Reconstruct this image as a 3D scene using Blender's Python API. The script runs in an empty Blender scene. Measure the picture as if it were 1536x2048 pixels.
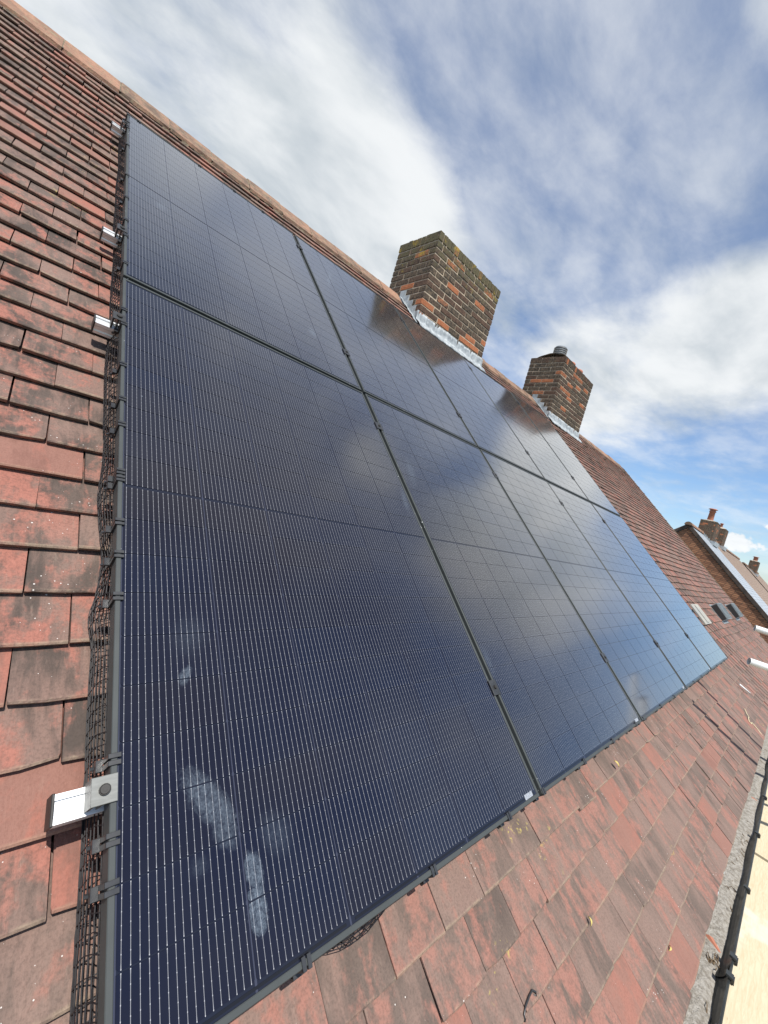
import bpy, math, random
from mathutils import Vector, Matrix

# ------------------------------------------------------------------ frame of the roof
TH = 0.7208879953          # roof pitch (41.3 degrees)
ST, CT = math.sin(TH), math.cos(TH)


def RP(u, v, w):           # along ridge, up the slope, out of the slope -> world
    return Vector((u, v * CT - w * ST, v * ST + w * CT))


# ------------------------------------------------------------------ camera, sky, sun, exposure
scene = bpy.context.scene
col = scene.collection
RC = [[0.7098132928447498, -0.3134693110903015, 0.630794800474011],
      [0.1565177814318682, -0.8029415089671728, -0.5751409542630121],
      [0.6867803676548431, 0.5069732973042014, -0.5208750353224787]]
cx_, cy_, cz_ = RP(*RC[0]), -RP(*RC[1]), -RP(*RC[2])
CAM = RP(-0.19846166, 0.2211768, 0.84858783)
cam_d = bpy.data.cameras.new('camera')
cam = bpy.data.objects.new('camera', cam_d)
col.objects.link(cam)
M = Matrix(((cx_.x, cy_.x, cz_.x), (cx_.y, cy_.y, cz_.y), (cx_.z, cy_.z, cz_.z))).to_4x4()
M.translation = CAM
cam.matrix_world = M
cam_d.sensor_fit = 'HORIZONTAL'
cam_d.sensor_width = 36.0
cam_d.lens = 809.0646 / 1536 * 36.0
cam_d.clip_start = 0.02
cam_d.clip_end = 3000
scene.camera = cam

SUN = Vector((-0.22, -0.43, 0.873)).normalized()
sd = bpy.data.lights.new('sun', 'SUN')
sd.energy = 5.0
sd.angle = math.radians(0.53)
sd.color = (1.0, 0.955, 0.89)
so = bpy.data.objects.new('sun', sd)
col.objects.link(so)
so.location = (0, -20, 40)
so.rotation_euler = SUN.to_track_quat('Z', 'Y').to_euler()

vs = scene.view_settings
vs.view_transform = 'Standard'
vs.look = 'None'
vs.exposure = 0.32
vs.gamma = 1.0
vs.use_curve_mapping = False


# ------------------------------------------------------------------ node helper
class NT:
    def __init__(self, tree):
        self.t = tree

    def n(self, typ, **kw):
        nd = self.t.nodes.new(typ)
        for k, v in kw.items():
            if k.startswith('i_'):
                self.set(nd.inputs[int(k[2:]) if k[2:].isdigit() else k[2:].replace('_', ' ')], v)
            else:
                setattr(nd, k, v)
        return nd

    def set(self, sock, v):
        if isinstance(v, bpy.types.NodeSocket):
            self.t.links.new(v, sock)
        elif v is not None:
            if isinstance(v, (tuple, list, Vector)) and len(v) == 3 and sock.type == 'RGBA':
                v = (*v, 1)
            sock.default_value = v

    def math(self, op, a, b=None, c=None, clamp=False):
        nd = self.n('ShaderNodeMath', operation=op, use_clamp=clamp)
        for i, x in enumerate((a, b, c)):
            if x is not None:
                self.set(nd.inputs[i], x)
        return nd.outputs[0]

    def vmath(self, op, a, b=None, out=0):
        nd = self.n('ShaderNodeVectorMath', operation=op)
        self.set(nd.inputs[0], a)
        if b is not None:
            self.set(nd.inputs[3] if op == 'SCALE' else nd.inputs[1], b)
        return nd.outputs[out]

    def noise(self, vec, scale, detail=3.0, rough=0.55, dist=0.0):
        nd = self.n('ShaderNodeTexNoise')
        self.set(nd.inputs['Vector'], vec)
        self.set(nd.inputs['Scale'], scale)
        nd.inputs['Detail'].default_value = detail
        nd.inputs['Roughness'].default_value = rough
        nd.inputs['Distortion'].default_value = dist
        return nd.outputs['Fac']

    def voro(self, vec, scale, feature='F1', out='Distance', rnd=1.0):
        nd = self.n('ShaderNodeTexVoronoi', feature=feature)
        self.set(nd.inputs['Vector'], vec)
        nd.inputs['Scale'].default_value = scale
        nd.inputs['Randomness'].default_value = rnd
        return nd.outputs[out]

    def ramp(self, fac, lo, hi, a=0.0, b=1.0):
        nd = self.n('ShaderNodeMapRange', interpolation_type='SMOOTHSTEP')
        self.set(nd.inputs[0], fac)
        for i, x in enumerate((lo, hi, a, b)):
            self.set(nd.inputs[i + 1], x)
        return nd.outputs[0]

    def mix(self, fac, a, b):
        nd = self.n('ShaderNodeMix', data_type='RGBA')
        self.set(nd.inputs[0], fac)
        self.set(nd.inputs[6], a)
        self.set(nd.inputs[7], b)
        return nd.outputs[2]

    def sep(self, v):
        return self.n('ShaderNodeSeparateXYZ', i_0=v).outputs

    def comb(self, x, y, z):
        return self.n('ShaderNodeCombineXYZ', i_0=x, i_1=y, i_2=z).outputs[0]


# ------------------------------------------------------------------ world: daylight sky with broken cloud
world = bpy.data.worlds.new('World')
scene.world = world
world.use_nodes = True
wt = world.node_tree
wt.nodes.clear()
W = NT(wt)
sky = W.n('ShaderNodeTexSky', sky_type='NISHITA', sun_disc=False)
sky.sun_elevation = math.asin(SUN.z)
sky.sun_rotation = math.atan2(SUN.x, SUN.y)
sky.air_density = 1.0
sky.dust_density = 0.5
sky.ozone_density = 1.0
dirv = W.n('ShaderNodeTexCoord').outputs['Generated']
dx, dy, dz = W.sep(dirv)[:3]
hz = W.math('ADD', W.math('MAXIMUM', dz, 0.0), 0.10)
plane = W.comb(W.math('DIVIDE', dx, hz), W.math('DIVIDE', dy, hz), 0.0)
# cloud banks drawn out by the wind: turn the plane so that streets run about 65 degrees off the ridge
rotn = W.n('ShaderNodeMapping')
W.set(rotn.inputs['Vector'], plane)
rotn.inputs['Rotation'].default_value = (0, 0, math.radians(-72))
rotn.inputs['Scale'].default_value = (0.70, 1.15, 1)
streets = rotn.outputs[0]
big = W.noise(streets, 0.85, 5, 0.5, 0.2)
wisp = W.noise(streets, 2.3, 7, 0.55, 0.25)
fine = W.noise(streets, 6.5, 8, 0.62, 0.2)


def lobe(d, r0, r1, amp):
    d = Vector(d).normalized()
    c = W.vmath('DOT_PRODUCT', dirv, tuple(d), out=1)
    return W.ramp(c, math.cos(r1), math.cos(r0), 0.0, amp)


LOBES = [((0.05, 0.80, 0.60), .15, .70, .34), ((0.40, 0.75, 0.52), .05, .26, .26),
         ((0.52, 0.66, 0.54), .02, .16, .18), ((0.66, 0.60, 0.46), .02, .14, .14), ((0.87, 0.32, 0.38), .06, .26, .40),
         ((0.90, 0.02, 0.43), .05, .34, .36), ((0.66, 0.18, 0.73), .02, .12, .30),
         ((0.40, 0.52, 0.75), .06, .26, -.22), ((0.55, 0.47, 0.69), .05, .28, -.26), ((0.72, 0.32, 0.61), .05, .26, -.34),
         ((0.97, 0.17, 0.16), .05, .26, -.34), ((0.97, -0.17, 0.13), .05, .22, -.25)]
dens = W.math('ADD', W.math('MULTIPLY', big, 0.75), W.math('MULTIPLY', wisp, 0.30))
dens = W.math('ADD', dens, W.math('MULTIPLY', W.math('SUBTRACT', fine, 0.5), 0.44))
for L in LOBES:
    dens = W.math('ADD', dens, lobe(*L))
# two small fair-weather puffs near the horizon
puffn = W.math('MULTIPLY', W.math('SUBTRACT', W.noise(dirv, 38, 5, 0.6), 0.5), 0.0024)


def puff(d, rx, rz):
    d = Vector(d).normalized()
    sx = Vector((-d.y, d.x, 0)).normalized()
    sz = d.cross(sx).normalized()
    q = W.vmath('SUBTRACT', dirv, tuple(d))
    a = W.math('DIVIDE', W.vmath('DOT_PRODUCT', q, tuple(sx), out=1), rx)
    b = W.math('DIVIDE', W.vmath('DOT_PRODUCT', q, tuple(sz), out=1), rz)
    r2 = W.math('ADD', W.math('MULTIPLY', a, a), W.math('MULTIPLY', b, b))
    r2 = W.math('ADD', r2, W.math('MULTIPLY', puffn, 2300.0))
    return W.ramp(r2, 1.25, 0.35, 0.0, 1.0)


veil = W.math('ADD', W.ramp(W.math('ADD', W.math('MULTIPLY', wisp, 0.6), W.math('MULTIPLY', fine, 0.4)), 0.36, 0.68, 0.0, 0.42), W.ramp(dz, 0.15, 0.5, 0.0, 0.20))
cover = W.ramp(dens, 0.38, 0.98)
cover = W.math('MAXIMUM', cover, veil)
pf = puff((0.9915, 0.102, 0.078), 0.036, 0.016)
pf = W.math('MAXIMUM', pf, puff((0.985, 0.06, 0.115), 0.02, 0.006))
cover = W.math('MAXIMUM', cover, W.math('MULTIPLY', pf, 0.95))
shade = W.ramp(W.math('ADD', W.math('MULTIPLY', wisp, 0.6), W.math('MULTIPLY', W.noise(streets, 1.5, 5, 0.5), 0.5)), 0.40, 0.66)
cloud = W.mix(shade, (4.2, 4.75, 5.2), (7.7, 7.9, 8.0))
skyc = W.mix(1.0, sky.outputs[0], (1.00, 1.15, 1.34))
skyc.node.blend_type = 'MULTIPLY'
final = W.mix(W.math('MULTIPLY', cover, 0.97), skyc, cloud)
final = W.mix(W.math('MULTIPLY', pf, 0.7), final, (8.6, 8.8, 9.0))
bg = W.n('ShaderNodeBackground', i_0=final, i_1=0.096)
wo = W.n('ShaderNodeOutputWorld')
wt.links.new(bg.outputs[0], wo.inputs[0])


# ------------------------------------------------------------------ mesh helper
class MB:
    def __init__(self):
        self.v, self.f, self.attr = [], [], {}

    def add(self, vs_, fs, **attr):
        b = len(self.v)
        self.v += [tuple(x) for x in vs_]
        self.f += [tuple(i + b for i in f) for f in fs]
        for k, val in attr.items():
            a = self.attr.setdefault(k, [])
            a += [0.0] * (b - len(a))
            a += list(val) if isinstance(val, (list, tuple)) else [val] * (len(self.v) - b)
        return self

    def box(self, x0, x1, y0, y1, z0, z1, bev=0.0, M=None, **attr):
        if bev <= 0:
            V = [(x, y, z) for z in (z0, z1) for y in (y0, y1) for x in (x0, x1)]
            F = [(0, 2, 3, 1), (4, 5, 7, 6), (0, 1, 5, 4), (2, 6, 7, 3), (0, 4, 6, 2), (1, 3, 7, 5)]
        else:   # top and bottom chamfered box
            V = []
            for z, k in ((z0, bev), (z0 + bev, 0), (z1 - bev, 0), (z1, bev)):
                V += [(x0 + k, y0 + k, z), (x1 - k, y0 + k, z), (x1 - k, y1 - k, z), (x0 + k, y1 - k, z)]
            F = [(3, 2, 1, 0), (12, 13, 14, 15)]
            for L in range(3):
                for i in range(4):
                    j = (i + 1) % 4
                    F.append((L * 4 + i, L * 4 + j, L * 4 + 4 + j, L * 4 + 4 + i))
        if M is not None:
            V = [tuple(M @ Vector(p)) for p in V]
        return self.add(V, F, **attr)

    def tube(self, pts, r, n=6, closed_ends=True, **attr):
        pts = [Vector(p) for p in pts]
        rr = r if isinstance(r, (list, tuple)) else [r] * len(pts)
        V, F = [], []
        ref = None
        for i, p in enumerate(pts):
            t = (pts[min(i + 1, len(pts) - 1)] - pts[max(i - 1, 0)])
            if t.length < 1e-9:
                t = Vector((1, 0, 0))
            t.normalize()
            if ref is None:
                ref = t.orthogonal().normalized()
            ref = (ref - t * ref.dot(t))
            ref = ref.normalized() if ref.length > 1e-6 else t.orthogonal().normalized()
            b = t.cross(ref)
            for k in range(n):
                a = 2 * math.pi * k / n
                V.append(p + (ref * math.cos(a) + b * math.sin(a)) * rr[i])
        for i in range(len(pts) - 1):
            for k in range(n):
                k2 = (k + 1) % n
                F.append((i * n + k, i * n + k2, (i + 1) * n + k2, (i + 1) * n + k))
        if closed_ends:
            F.append(tuple(range(n - 1, -1, -1)))
            e = (len(pts) - 1) * n
            F.append(tuple(e + k for k in range(n)))
        return self.add(V, F, **attr)

    def grid(self, fn, nu, nv, **attr):
        V = [fn(i / nu, j / nv) for j in range(nv + 1) for i in range(nu + 1)]
        F = [(j * (nu + 1) + i, j * (nu + 1) + i + 1, (j + 1) * (nu + 1) + i + 1, (j + 1) * (nu + 1) + i)
             for j in range(nv) for i in range(nu)]
        return self.add(V, F, **attr)

    def prism(self, poly, axis, a, b):
        """poly: 2D points; extruded along axis 'x' (poly in y,z) or 'z' (poly in x,y) or 'y' (poly in x,z)"""
        n = len(poly)

        def P(p, t):
            return {'x': (t, p[0], p[1]), 'y': (p[0], t, p[1]), 'z': (p[0], p[1], t)}[axis]
        V = [P(p, a) for p in poly] + [P(p, b) for p in poly]
        F = [tuple(range(n - 1, -1, -1)), tuple(range(n, 2 * n))]
        F += [(i, (i + 1) % n, n + (i + 1) % n, n + i) for i in range(n)]
        return self.add(V, F)

    def mesh(self, name, mat, smooth=False):
        me = bpy.data.meshes.new(name)
        me.from_pydata(self.v, [], self.f)
        if mat:
            me.materials.append(mat)
        for k, a in self.attr.items():
            a += [0.0] * (len(self.v) - len(a))
            at = me.attributes.new(k, 'FLOAT', 'POINT')
            at.data.foreach_set('value', a)
        if smooth:
            me.polygons.foreach_set('use_smooth', [True] * len(me.polygons))
        import bmesh
        bm = bmesh.new()
        bm.from_mesh(me)
        bmesh.ops.recalc_face_normals(bm, faces=bm.faces)
        bm.to_mesh(me)
        bm.free()
        me.update()
        return me


def obj(name, data, parent=None, loc=(0, 0, 0), rot=(0, 0, 0), **props):
    o = bpy.data.objects.new(name, data)
    col.objects.link(o)
    if parent is not None:
        o.parent = parent
    o.location = loc
    o.rotation_euler = rot
    for k, v in props.items():
        o[k] = v
    return o


def thing(name, label, cat, loc, rot=(0, 0, 0), group=None, data=None):
    o = obj(name, data, None, loc, rot, label=label, category=cat)
    if group:
        o['group'] = group
    return o


ROOF_ROT = (TH, 0, 0)
rng = random.Random(11)


# ------------------------------------------------------------------ materials
def new_mat(name):
    m = bpy.data.materials.new(name)
    m.use_nodes = True
    t = m.node_tree
    t.nodes.clear()
    N = NT(t)
    b = N.n('ShaderNodeBsdfPrincipled')
    o = N.n('ShaderNodeOutputMaterial')
    t.links.new(b.outputs[0], o.inputs[0])
    return m, N, b


def S(N, b, name, v):
    N.set(b.inputs[name], v)


def bump(N, b, h, strength=0.3, dist=0.002):
    nd = N.n('ShaderNodeBump')
    nd.inputs['Strength'].default_value = strength
    nd.inputs['Distance'].default_value = dist
    N.set(nd.inputs['Height'], h)
    N.t.links.new(nd.outputs[0], b.inputs['Normal'])


def roof_pos(N):
    m = N.n('ShaderNodeMapping')
    N.set(m.inputs['Vector'], N.n('ShaderNodeNewGeometry').outputs['Position'])
    m.inputs['Rotation'].default_value = (-TH, 0, 0)
    return m.outputs[0]


def scaled(N, v, s):
    return N.vmath('MULTIPLY', v, s)


def rand01(N):
    r = N.n('ShaderNodeObjectInfo').outputs['Random']
    a = N.n('ShaderNodeAttribute', attribute_name='rnd').outputs['Fac']
    return N.math('FRACT', N.math('ADD', r, a))


def tile_material():
    m, N, b = new_mat('weathered_clay_tile')
    rnd = rand01(N)
    r2 = N.math('FRACT', N.math('MULTIPLY', rnd, 17.31))
    r3 = N.math('FRACT', N.math('MULTIPLY', rnd, 41.77))
    p0 = roof_pos(N)
    off = N.comb(N.math('MULTIPLY', rnd, 31.0), N.math('MULTIPLY', r2, 17.0), N.math('MULTIPLY', r3, 9.0))
    p = N.vmath('ADD', p0, off)
    patch = N.noise(scaled(N, p, (1.0, 0.55, 1.0)), 14.0, 5, 0.6, 0.5)
    patch2 = N.noise(scaled(N, p, (1.0, 0.45, 1.0)), 8.0, 4, 0.55, 0.8)
    streak = N.noise(scaled(N, p, (1.0, 0.14, 1.0)), 60.0, 4, 0.65, 0.5)
    grain = N.noise(p, 210.0, 3, 0.65)
    mid = N.noise(p, 48.0, 5, 0.65)
    a = N.math('ADD', patch, N.math('MULTIPLY', N.math('SUBTRACT', streak, 0.5), 0.30))
    a = N.math('ADD', a, N.math('MULTIPLY', N.math('SUBTRACT', mid, 0.5), 0.40))
    a = N.math('ADD', a, N.math('MULTIPLY', N.math('SUBTRACT', r2, 0.5), 0.20))
    red = N.ramp(a, 0.475, 0.68)
    redc = N.mix(mid, (0.225, 0.088, 0.064), (0.38, 0.155, 0.115))
    d = N.math('ADD', patch2, N.math('MULTIPLY', N.math('SUBTRACT', streak, 0.5), 0.45))
    d = N.math('ADD', d, N.math('MULTIPLY', N.math('SUBTRACT', r3, 0.5), 0.16))
    base = N.mix(N.ramp(d, 0.34, 0.64), (0.072, 0.055, 0.046), (0.195, 0.124, 0.100))
    c = N.mix(N.math('MULTIPLY', red, 0.92), base, redc)
    # buff lichen film, pale worn streaks
    film = N.ramp(N.noise(scaled(N, p0, (1, 0.5, 1)), 4.2, 5, 0.6), 0.42, 0.70, 0.0, 0.46)
    rp = N.sep(p0)
    eaves = N.math('MULTIPLY', N.ramp(rp[1], 0.25, -0.15, 0.0, 0.42), N.ramp(N.noise(scaled(N, p0, (1, 0.4, 1)), 9.0, 4, 0.6), 0.25, 0.60, 0.35, 1.0))
    film = N.math('MAXIMUM', film, eaves)      # dust washed down on to the last courses
    c = N.mix(film, c, (0.225, 0.162, 0.132))
    pale = N.ramp(N.noise(scaled(N, p, (1.0, 0.10, 1.0)), 85.0, 3, 0.65), 0.60, 0.80, 0.0, 0.34)
    c = N.mix(pale, c, (0.31, 0.235, 0.185))
    ed = N.n('ShaderNodeAttribute', attribute_name='edge').outputs['Fac']
    edm = N.math('MULTIPLY', N.ramp(ed, 0.45, 0.95), N.ramp(N.math('ADD', mid, N.math('MULTIPLY', r3, 0.25)), 0.45, 0.75, 0.0, 0.62))
    c = N.mix(edm, c, (0.29, 0.225, 0.16))
    c = N.mix(N.ramp(grain, 0.40, 0.72, 0.0, 0.34), c, (0.045, 0.035, 0.030))
    # pin-head white spots and a few yellow lichens
    sp = N.math('LESS_THAN', N.voro(p, 85.0), N.math('MULTIPLY', N.ramp(N.noise(p, 9, 2), 0.46, 0.75), 0.15))
    c = N.mix(N.math('MULTIPLY', sp, 0.85), c, (0.60, 0.56, 0.52))
    yl = N.math('MULTIPLY', N.ramp(N.noise(p0, 5.3, 2), 0.70, 0.76), N.ramp(N.noise(p, 70, 3), 0.54, 0.62))
    c = N.mix(N.math('MULTIPLY', yl, 0.7), c, (0.42, 0.34, 0.10))
    c = N.mix(N.math('MULTIPLY', N.math('GREATER_THAN', r3, 0.90), 0.45), c, (0.27, 0.105, 0.075))
    S(N, b, 'Base Color', c)
    S(N, b, 'Roughness', 0.86)
    S(N, b, 'Specular IOR Level', 0.3)
    h = N.math('ADD', N.math('MULTIPLY', grain, 0.6), N.math('MULTIPLY', streak, 0.8))
    h = N.math('ADD', h, N.math('MULTIPLY', mid, 0.9))
    bump(N, b, h, 0.55, 0.004)
    return m


def simple(name, c0, c1=None, scale=8.0, rough=0.6, metal=0.0, spec=0.5, bmp=0.0, bscale=120.0, stretch=(1, 1, 1), bdist=0.002):
    m, N, b = new_mat(name)
    pos = N.n('ShaderNodeNewGeometry').outputs['Position']
    if c1 is not None:
        n1 = N.noise(scaled(N, pos, stretch), scale, 5, 0.6, 0.3)
        S(N, b, 'Base Color', N.mix(N.ramp(n1, 0.33, 0.68), c0, c1))
    else:
        S(N, b, 'Base Color', c0)
    rn = N.noise(pos, 25.0, 3)
    S(N, b, 'Roughness', N.ramp(rn, 0.2, 0.8, rough * 0.85, min(1, rough * 1.15)))
    S(N, b, 'Metallic', metal)
    S(N, b, 'Specular IOR Level', spec)
    if bmp > 0:
        bump(N, b, N.noise(pos, bscale, 4, 0.6), bmp, bdist)
    return m


def brick_material(name, dark_share=0.80, lichen_z=None, bright=1.0):
    m, N, b = new_mat(name)
    rnd = rand01(N)
    r2 = N.math('FRACT', N.math('MULTIPLY', rnd, 23.7))
    pos = N.vmath('ADD', N.n('ShaderNodeNewGeometry').outputs['Position'], N.comb(N.math('MULTIPLY', rnd, 13.0), 0.0, N.math('MULTIPLY', r2, 7.0)))
    n1 = N.noise(pos, 34.0, 5, 0.65)
    n2 = N.noise(pos, 110.0, 3, 0.6)
    dark = N.mix(N.ramp(n1, 0.35, 0.65), (0.045, 0.038, 0.031), (0.150, 0.112, 0.076))
    brown = N.mix(n1, (0.070, 0.042, 0.031), (0.155, 0.078, 0.052))
    orange = N.mix(n1, (0.24, 0.082, 0.042), (0.54, 0.21, 0.095))
    c = N.mix(N.ramp(r2, 0.45, 0.85, 0.0, 0.60), dark, brown)
    c = N.mix(N.ramp(N.math('ADD', rnd, N.math('MULTIPLY', N.math('SUBTRACT', n1, 0.5), 0.18)), dark_share - 0.02, dark_share + 0.06), c, orange)
    if lichen_z is not None:
        pz = N.sep(N.n('ShaderNodeNewGeometry').outputs['Position'])[2]
        gp = N.n('ShaderNodeNewGeometry').outputs['Position']
        lz = N.ramp(pz, lichen_z - 0.6, lichen_z, 0.0, 0.34)
        li = N.ramp(N.math('ADD', N.noise(gp, 16.0, 5, 0.65), lz), 0.64, 0.80, 0.0, 0.8)
        c = N.mix(li, c, N.mix(N.ramp(N.noise(gp, 5.0, 3), 0.54, 0.64), (0.115, 0.105, 0.055), (0.34, 0.25, 0.04)))
    c = N.mix(N.ramp(n2, 0.42, 0.75, 0.0, 0.55), c, (0.03, 0.025, 0.022))
    if bright != 1.0:
        mm = N.mix(1.0, c, (bright, bright, bright))
        mm.node.blend_type = 'MULTIPLY'
        c = mm
    S(N, b, 'Base Color', c)
    S(N, b, 'Roughness', 0.9)
    S(N, b, 'Specular IOR Level', 0.25)
    bump(N, b, N.math('ADD', n1, N.math('MULTIPLY', n2, 0.7)), 0.6, 0.006)
    return m


def smudges(N):
    """dusty boot prints and finger marks, in roof coordinates (metres)"""
    p = roof_pos(N)
    edge = N.noise(p, 75.0, 5, 0.7, 1.0)
    streak = N.noise(scaled(N, p, (1.0, .6, 1.0)), 330.0, 5, 0.75, 0.6)
    px, py = N.sep(p)[:2]
    tot = None
    for (u, v, a, b_, rot, amp, soft) in [
            (0.151, 0.268, 0.026, 0.075, -0.62, .55, .45), (0.170, 0.218, 0.020, 0.030, -0.5, .45, .5),
            (0.213, 0.150, 0.017, 0.030, -0.25, .75, .35), (0.212, 0.100, 0.018, 0.035, 0.0, .80, .3),
            (0.262, 0.188, 0.030, 0.040, -0.6, .22, .8), (0.122, 0.490, 0.011, 0.022, 0.5, .60, .5),
            (0.136, 0.572, 0.040, 0.050, 0.4, .16, .9), (0.125, 0.186, 0.016, 0.016, 0.0, .18, .9),
            (0.150, 2.75, 0.030, 0.060, 0.3, .30, .8), (0.553, 2.99, 0.05, 0.10, 0.6, .22, .9),
            (0.912, 2.30, 0.030, 0.045, 0.0, .55, .6), (1.345, 3.34, 0.02, 0.19, 0.35, .55, .9),
            (1.097, 1.148, 0.02, 0.08, 0.2, .35, .9), (1.25, 1.36, 0.03, 0.11, 0.3, .25, .9),
            (1.62, 3.0, 0.05, 0.25, 0.8, .18, .9), (2.5, 2.6, 0.10, 0.15, 0.8, .14, .9),
            (1.185, 0.42, 0.02, 0.06, 0.0, .25, .9)]:
        dx_ = N.math('SUBTRACT', px, u)
        dy_ = N.math('SUBTRACT', py, v)
        c, s = math.cos(-rot), math.sin(-rot)
        x2 = N.math('ADD', N.math('MULTIPLY', dx_, c / a), N.math('MULTIPLY', dy_, s / a))
        y2 = N.math('ADD', N.math('MULTIPLY', dx_, -s / b_), N.math('MULTIPLY', dy_, c / b_))
        r = N.math('SQRT', N.math('ADD', N.math('MULTIPLY', x2, x2), N.math('MULTIPLY', y2, y2)))
        r = N.math('ADD', r, N.math('MULTIPLY', N.math('SUBTRACT', edge, 0.5), 1.6))
        k = N.ramp(r, 1.0 + soft * .3, 1.0 - soft, 0.0, amp)
        tot = k if tot is None else N.math('MAXIMUM', tot, k)
    tot = N.math('MULTIPLY', tot, N.ramp(N.math('ADD', N.math('MULTIPLY', streak, 0.6), N.math('MULTIPLY', edge, 0.4)), 0.36, 0.64, 0.12, 0.95))
    film = N.ramp(N.noise(scaled(N, p, (1, .45, 1)), 2.6, 5, 0.6, 0.8), 0.40, 0.80, 0.0, 0.035)
    dust = N.math('LESS_THAN', N.voro(p, 34.0), N.math('MULTIPLY', N.ramp(N.noise(p, 6, 2), 0.50, 0.72), 0.055))
    return N.math('MAXIMUM', N.math('ADD', tot, film), N.math('MULTIPLY', dust, 0.9))


def grazing_gloss(m, N, b, amount, rough, tint=(1.0, 0.985, 0.965)):
    lw = N.n('ShaderNodeLayerWeight')
    lw.inputs['Blend'].default_value = 0.5
    k = N.math('MULTIPLY', N.math('POWER', lw.outputs['Facing'], 3.4), amount)
    gl = N.n('ShaderNodeBsdfGlossy')
    N.set(gl.inputs['Color'], tint)
    N.set(gl.inputs['Roughness'], rough)
    mx_ = N.n('ShaderNodeMixShader')
    N.set(mx_.inputs[0], k)
    N.t.links.new(b.outputs[0], mx_.inputs[1])
    N.t.links.new(gl.outputs[0], mx_.inputs[2])
    out = [q for q in N.t.nodes if q.type == 'OUTPUT_MATERIAL'][0]
    N.t.links.new(mx_.outputs[0], out.inputs[0])


def cell_material():
    m, N, b = new_mat('solar_cell_under_glass')
    lp = N.n('ShaderNodeTexCoord').outputs['Object']
    x, y = N.sep(lp)[:2]
    pitch = 0.1825 / 16
    fx = N.math('FRACT', N.math('DIVIDE', N.math('ADD', x, 0.09125), pitch))
    d = N.math('MULTIPLY', N.math('ABSOLUTE', N.math('SUBTRACT', fx, 0.5)), pitch)
    ay = N.math('ABSOLUTE', y)
    wide = N.ramp(ay, 0.0385, 0.0425, 0.00038, 0.00047)
    pads = N.math('ABSOLUTE', N.math('SUBTRACT', N.math('FRACT', N.math('ADD', N.math('DIVIDE', y, 0.0148), 0.5)), 0.5))
    pad = N.math('LESS_THAN', pads, 0.045)
    wide = N.math('ADD', wide, N.math('MULTIPLY', pad, 0.00013))
    line = N.math('LESS_THAN', d, wide)
    p = roof_pos(N)
    rnd = N.n('ShaderNodeObjectInfo').outputs['Random']
    tone = N.ramp(N.math('ADD', N.noise(p, 0.75, 3, 0.5), N.math('MULTIPLY', N.math('SUBTRACT', rnd, 0.5), 0.10)), 0.32, 0.58)
    base = N.mix(tone, (0.0028, 0.0046, 0.0165), (0.0064, 0.0052, 0.0098))
    silver = N.mix(N.math('MAXIMUM', pad, N.math('MULTIPLY', N.ramp(ay, 0.037, 0.041), 0.25)), (0.20, 0.203, 0.215), (0.33, 0.335, 0.35))  # silver of the busbars, brighter at solder pads and cell ends
    c = N.mix(line, base, silver)
    sm = smudges(N)
    c = N.mix(N.math('MULTIPLY', sm, 0.62), c, (0.20, 0.25, 0.30))
    S(N, b, 'Base Color', c)
    gl = N.noise(p, 3.0, 3)
    S(N, b, 'Roughness', N.math('ADD', N.ramp(gl, 0.3, 0.7, 0.095, 0.13), N.math('MULTIPLY', sm, 0.35)))
    S(N, b, 'IOR', 1.50)
    grazing_gloss(m, N, b, 0.86, 0.12)
    return m


def backsheet_material():
    m, N, b = new_mat('panel_backsheet_under_glass')
    p = roof_pos(N)
    lx = N.sep(N.n('ShaderNodeTexCoord').outputs['Object'])[0]
    cw = 0.1855
    f_ = N.math('FRACT', N.math('DIVIDE', N.math('SUBTRACT', lx, (1.134 - 6 * 0.1825 - 5 * 0.003) / 2 - 0.0015), cw))
    k_ = N.math('LESS_THAN', N.math('MINIMUM', f_, N.math('SUBTRACT', 1.0, f_)), 0.010)
    c = N.mix(k_, (0.010, 0.012, 0.022), (0.036, 0.040, 0.062))
    S(N, b, 'Base Color', c)
    S(N, b, 'Roughness', 0.10)
    S(N, b, 'IOR', 1.42)
    grazing_gloss(m, N, b, 0.30, 0.12)
    return m


def frame_material():
    m, N, b = new_mat('black_anodised_frame')
    p = roof_pos(N)
    glints = N.math('LESS_THAN', N.voro(p, 70.0), N.math('MULTIPLY', N.ramp(N.noise(p, 5, 2), 0.48, 0.7), 0.13))  # glints of drops on the frame, painted as pale specks
    c = N.mix(N.noise(p, 14, 4), (0.042, 0.047, 0.047), (0.066, 0.073, 0.072))
    c = N.mix(glints, c, (0.6, 0.62, 0.62))
    S(N, b, 'Base Color', c)
    S(N, b, 'Metallic', 0.0)
    S(N, b, 'Roughness', 0.48)
    S(N, b, 'Specular IOR Level', 0.22)
    return m


M_TILE = tile_material()
M_SHEATH = simple('dark_underlay', (0.007, 0.006, 0.006), rough=0.95, spec=0.05)  # near-black colour puts the deep shade of the gaps into the underlay
M_MORTAR = simple('ridge_mortar', (0.25, 0.205, 0.13), (0.10, 0.08, 0.058), 26, 0.95, bmp=0.8, bscale=70, bdist=0.01)
M_JOINT = simple('brick_mortar', (0.50, 0.41, 0.30), (0.32, 0.26, 0.19), 14, 0.95, bmp=0.5, bscale=140)
M_CELL = cell_material()
M_BACK = backsheet_material()
M_FRAME = frame_material()
M_BLACKM = simple('black_coated_metal', (0.030, 0.031, 0.032), (0.045, 0.046, 0.048), 30, 0.42, 0.2)
M_CLAMP = simple('dark_grey_aluminium', (0.155, 0.160, 0.152), (0.19, 0.195, 0.185), 40, 0.5, 0.35, stretch=(1, 8, 1))
M_ALU = simple('mill_aluminium', (0.66, 0.67, 0.68), (0.74, 0.75, 0.75), 30, 0.42, 0.55, stretch=(0.2, 6, 1))
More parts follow.
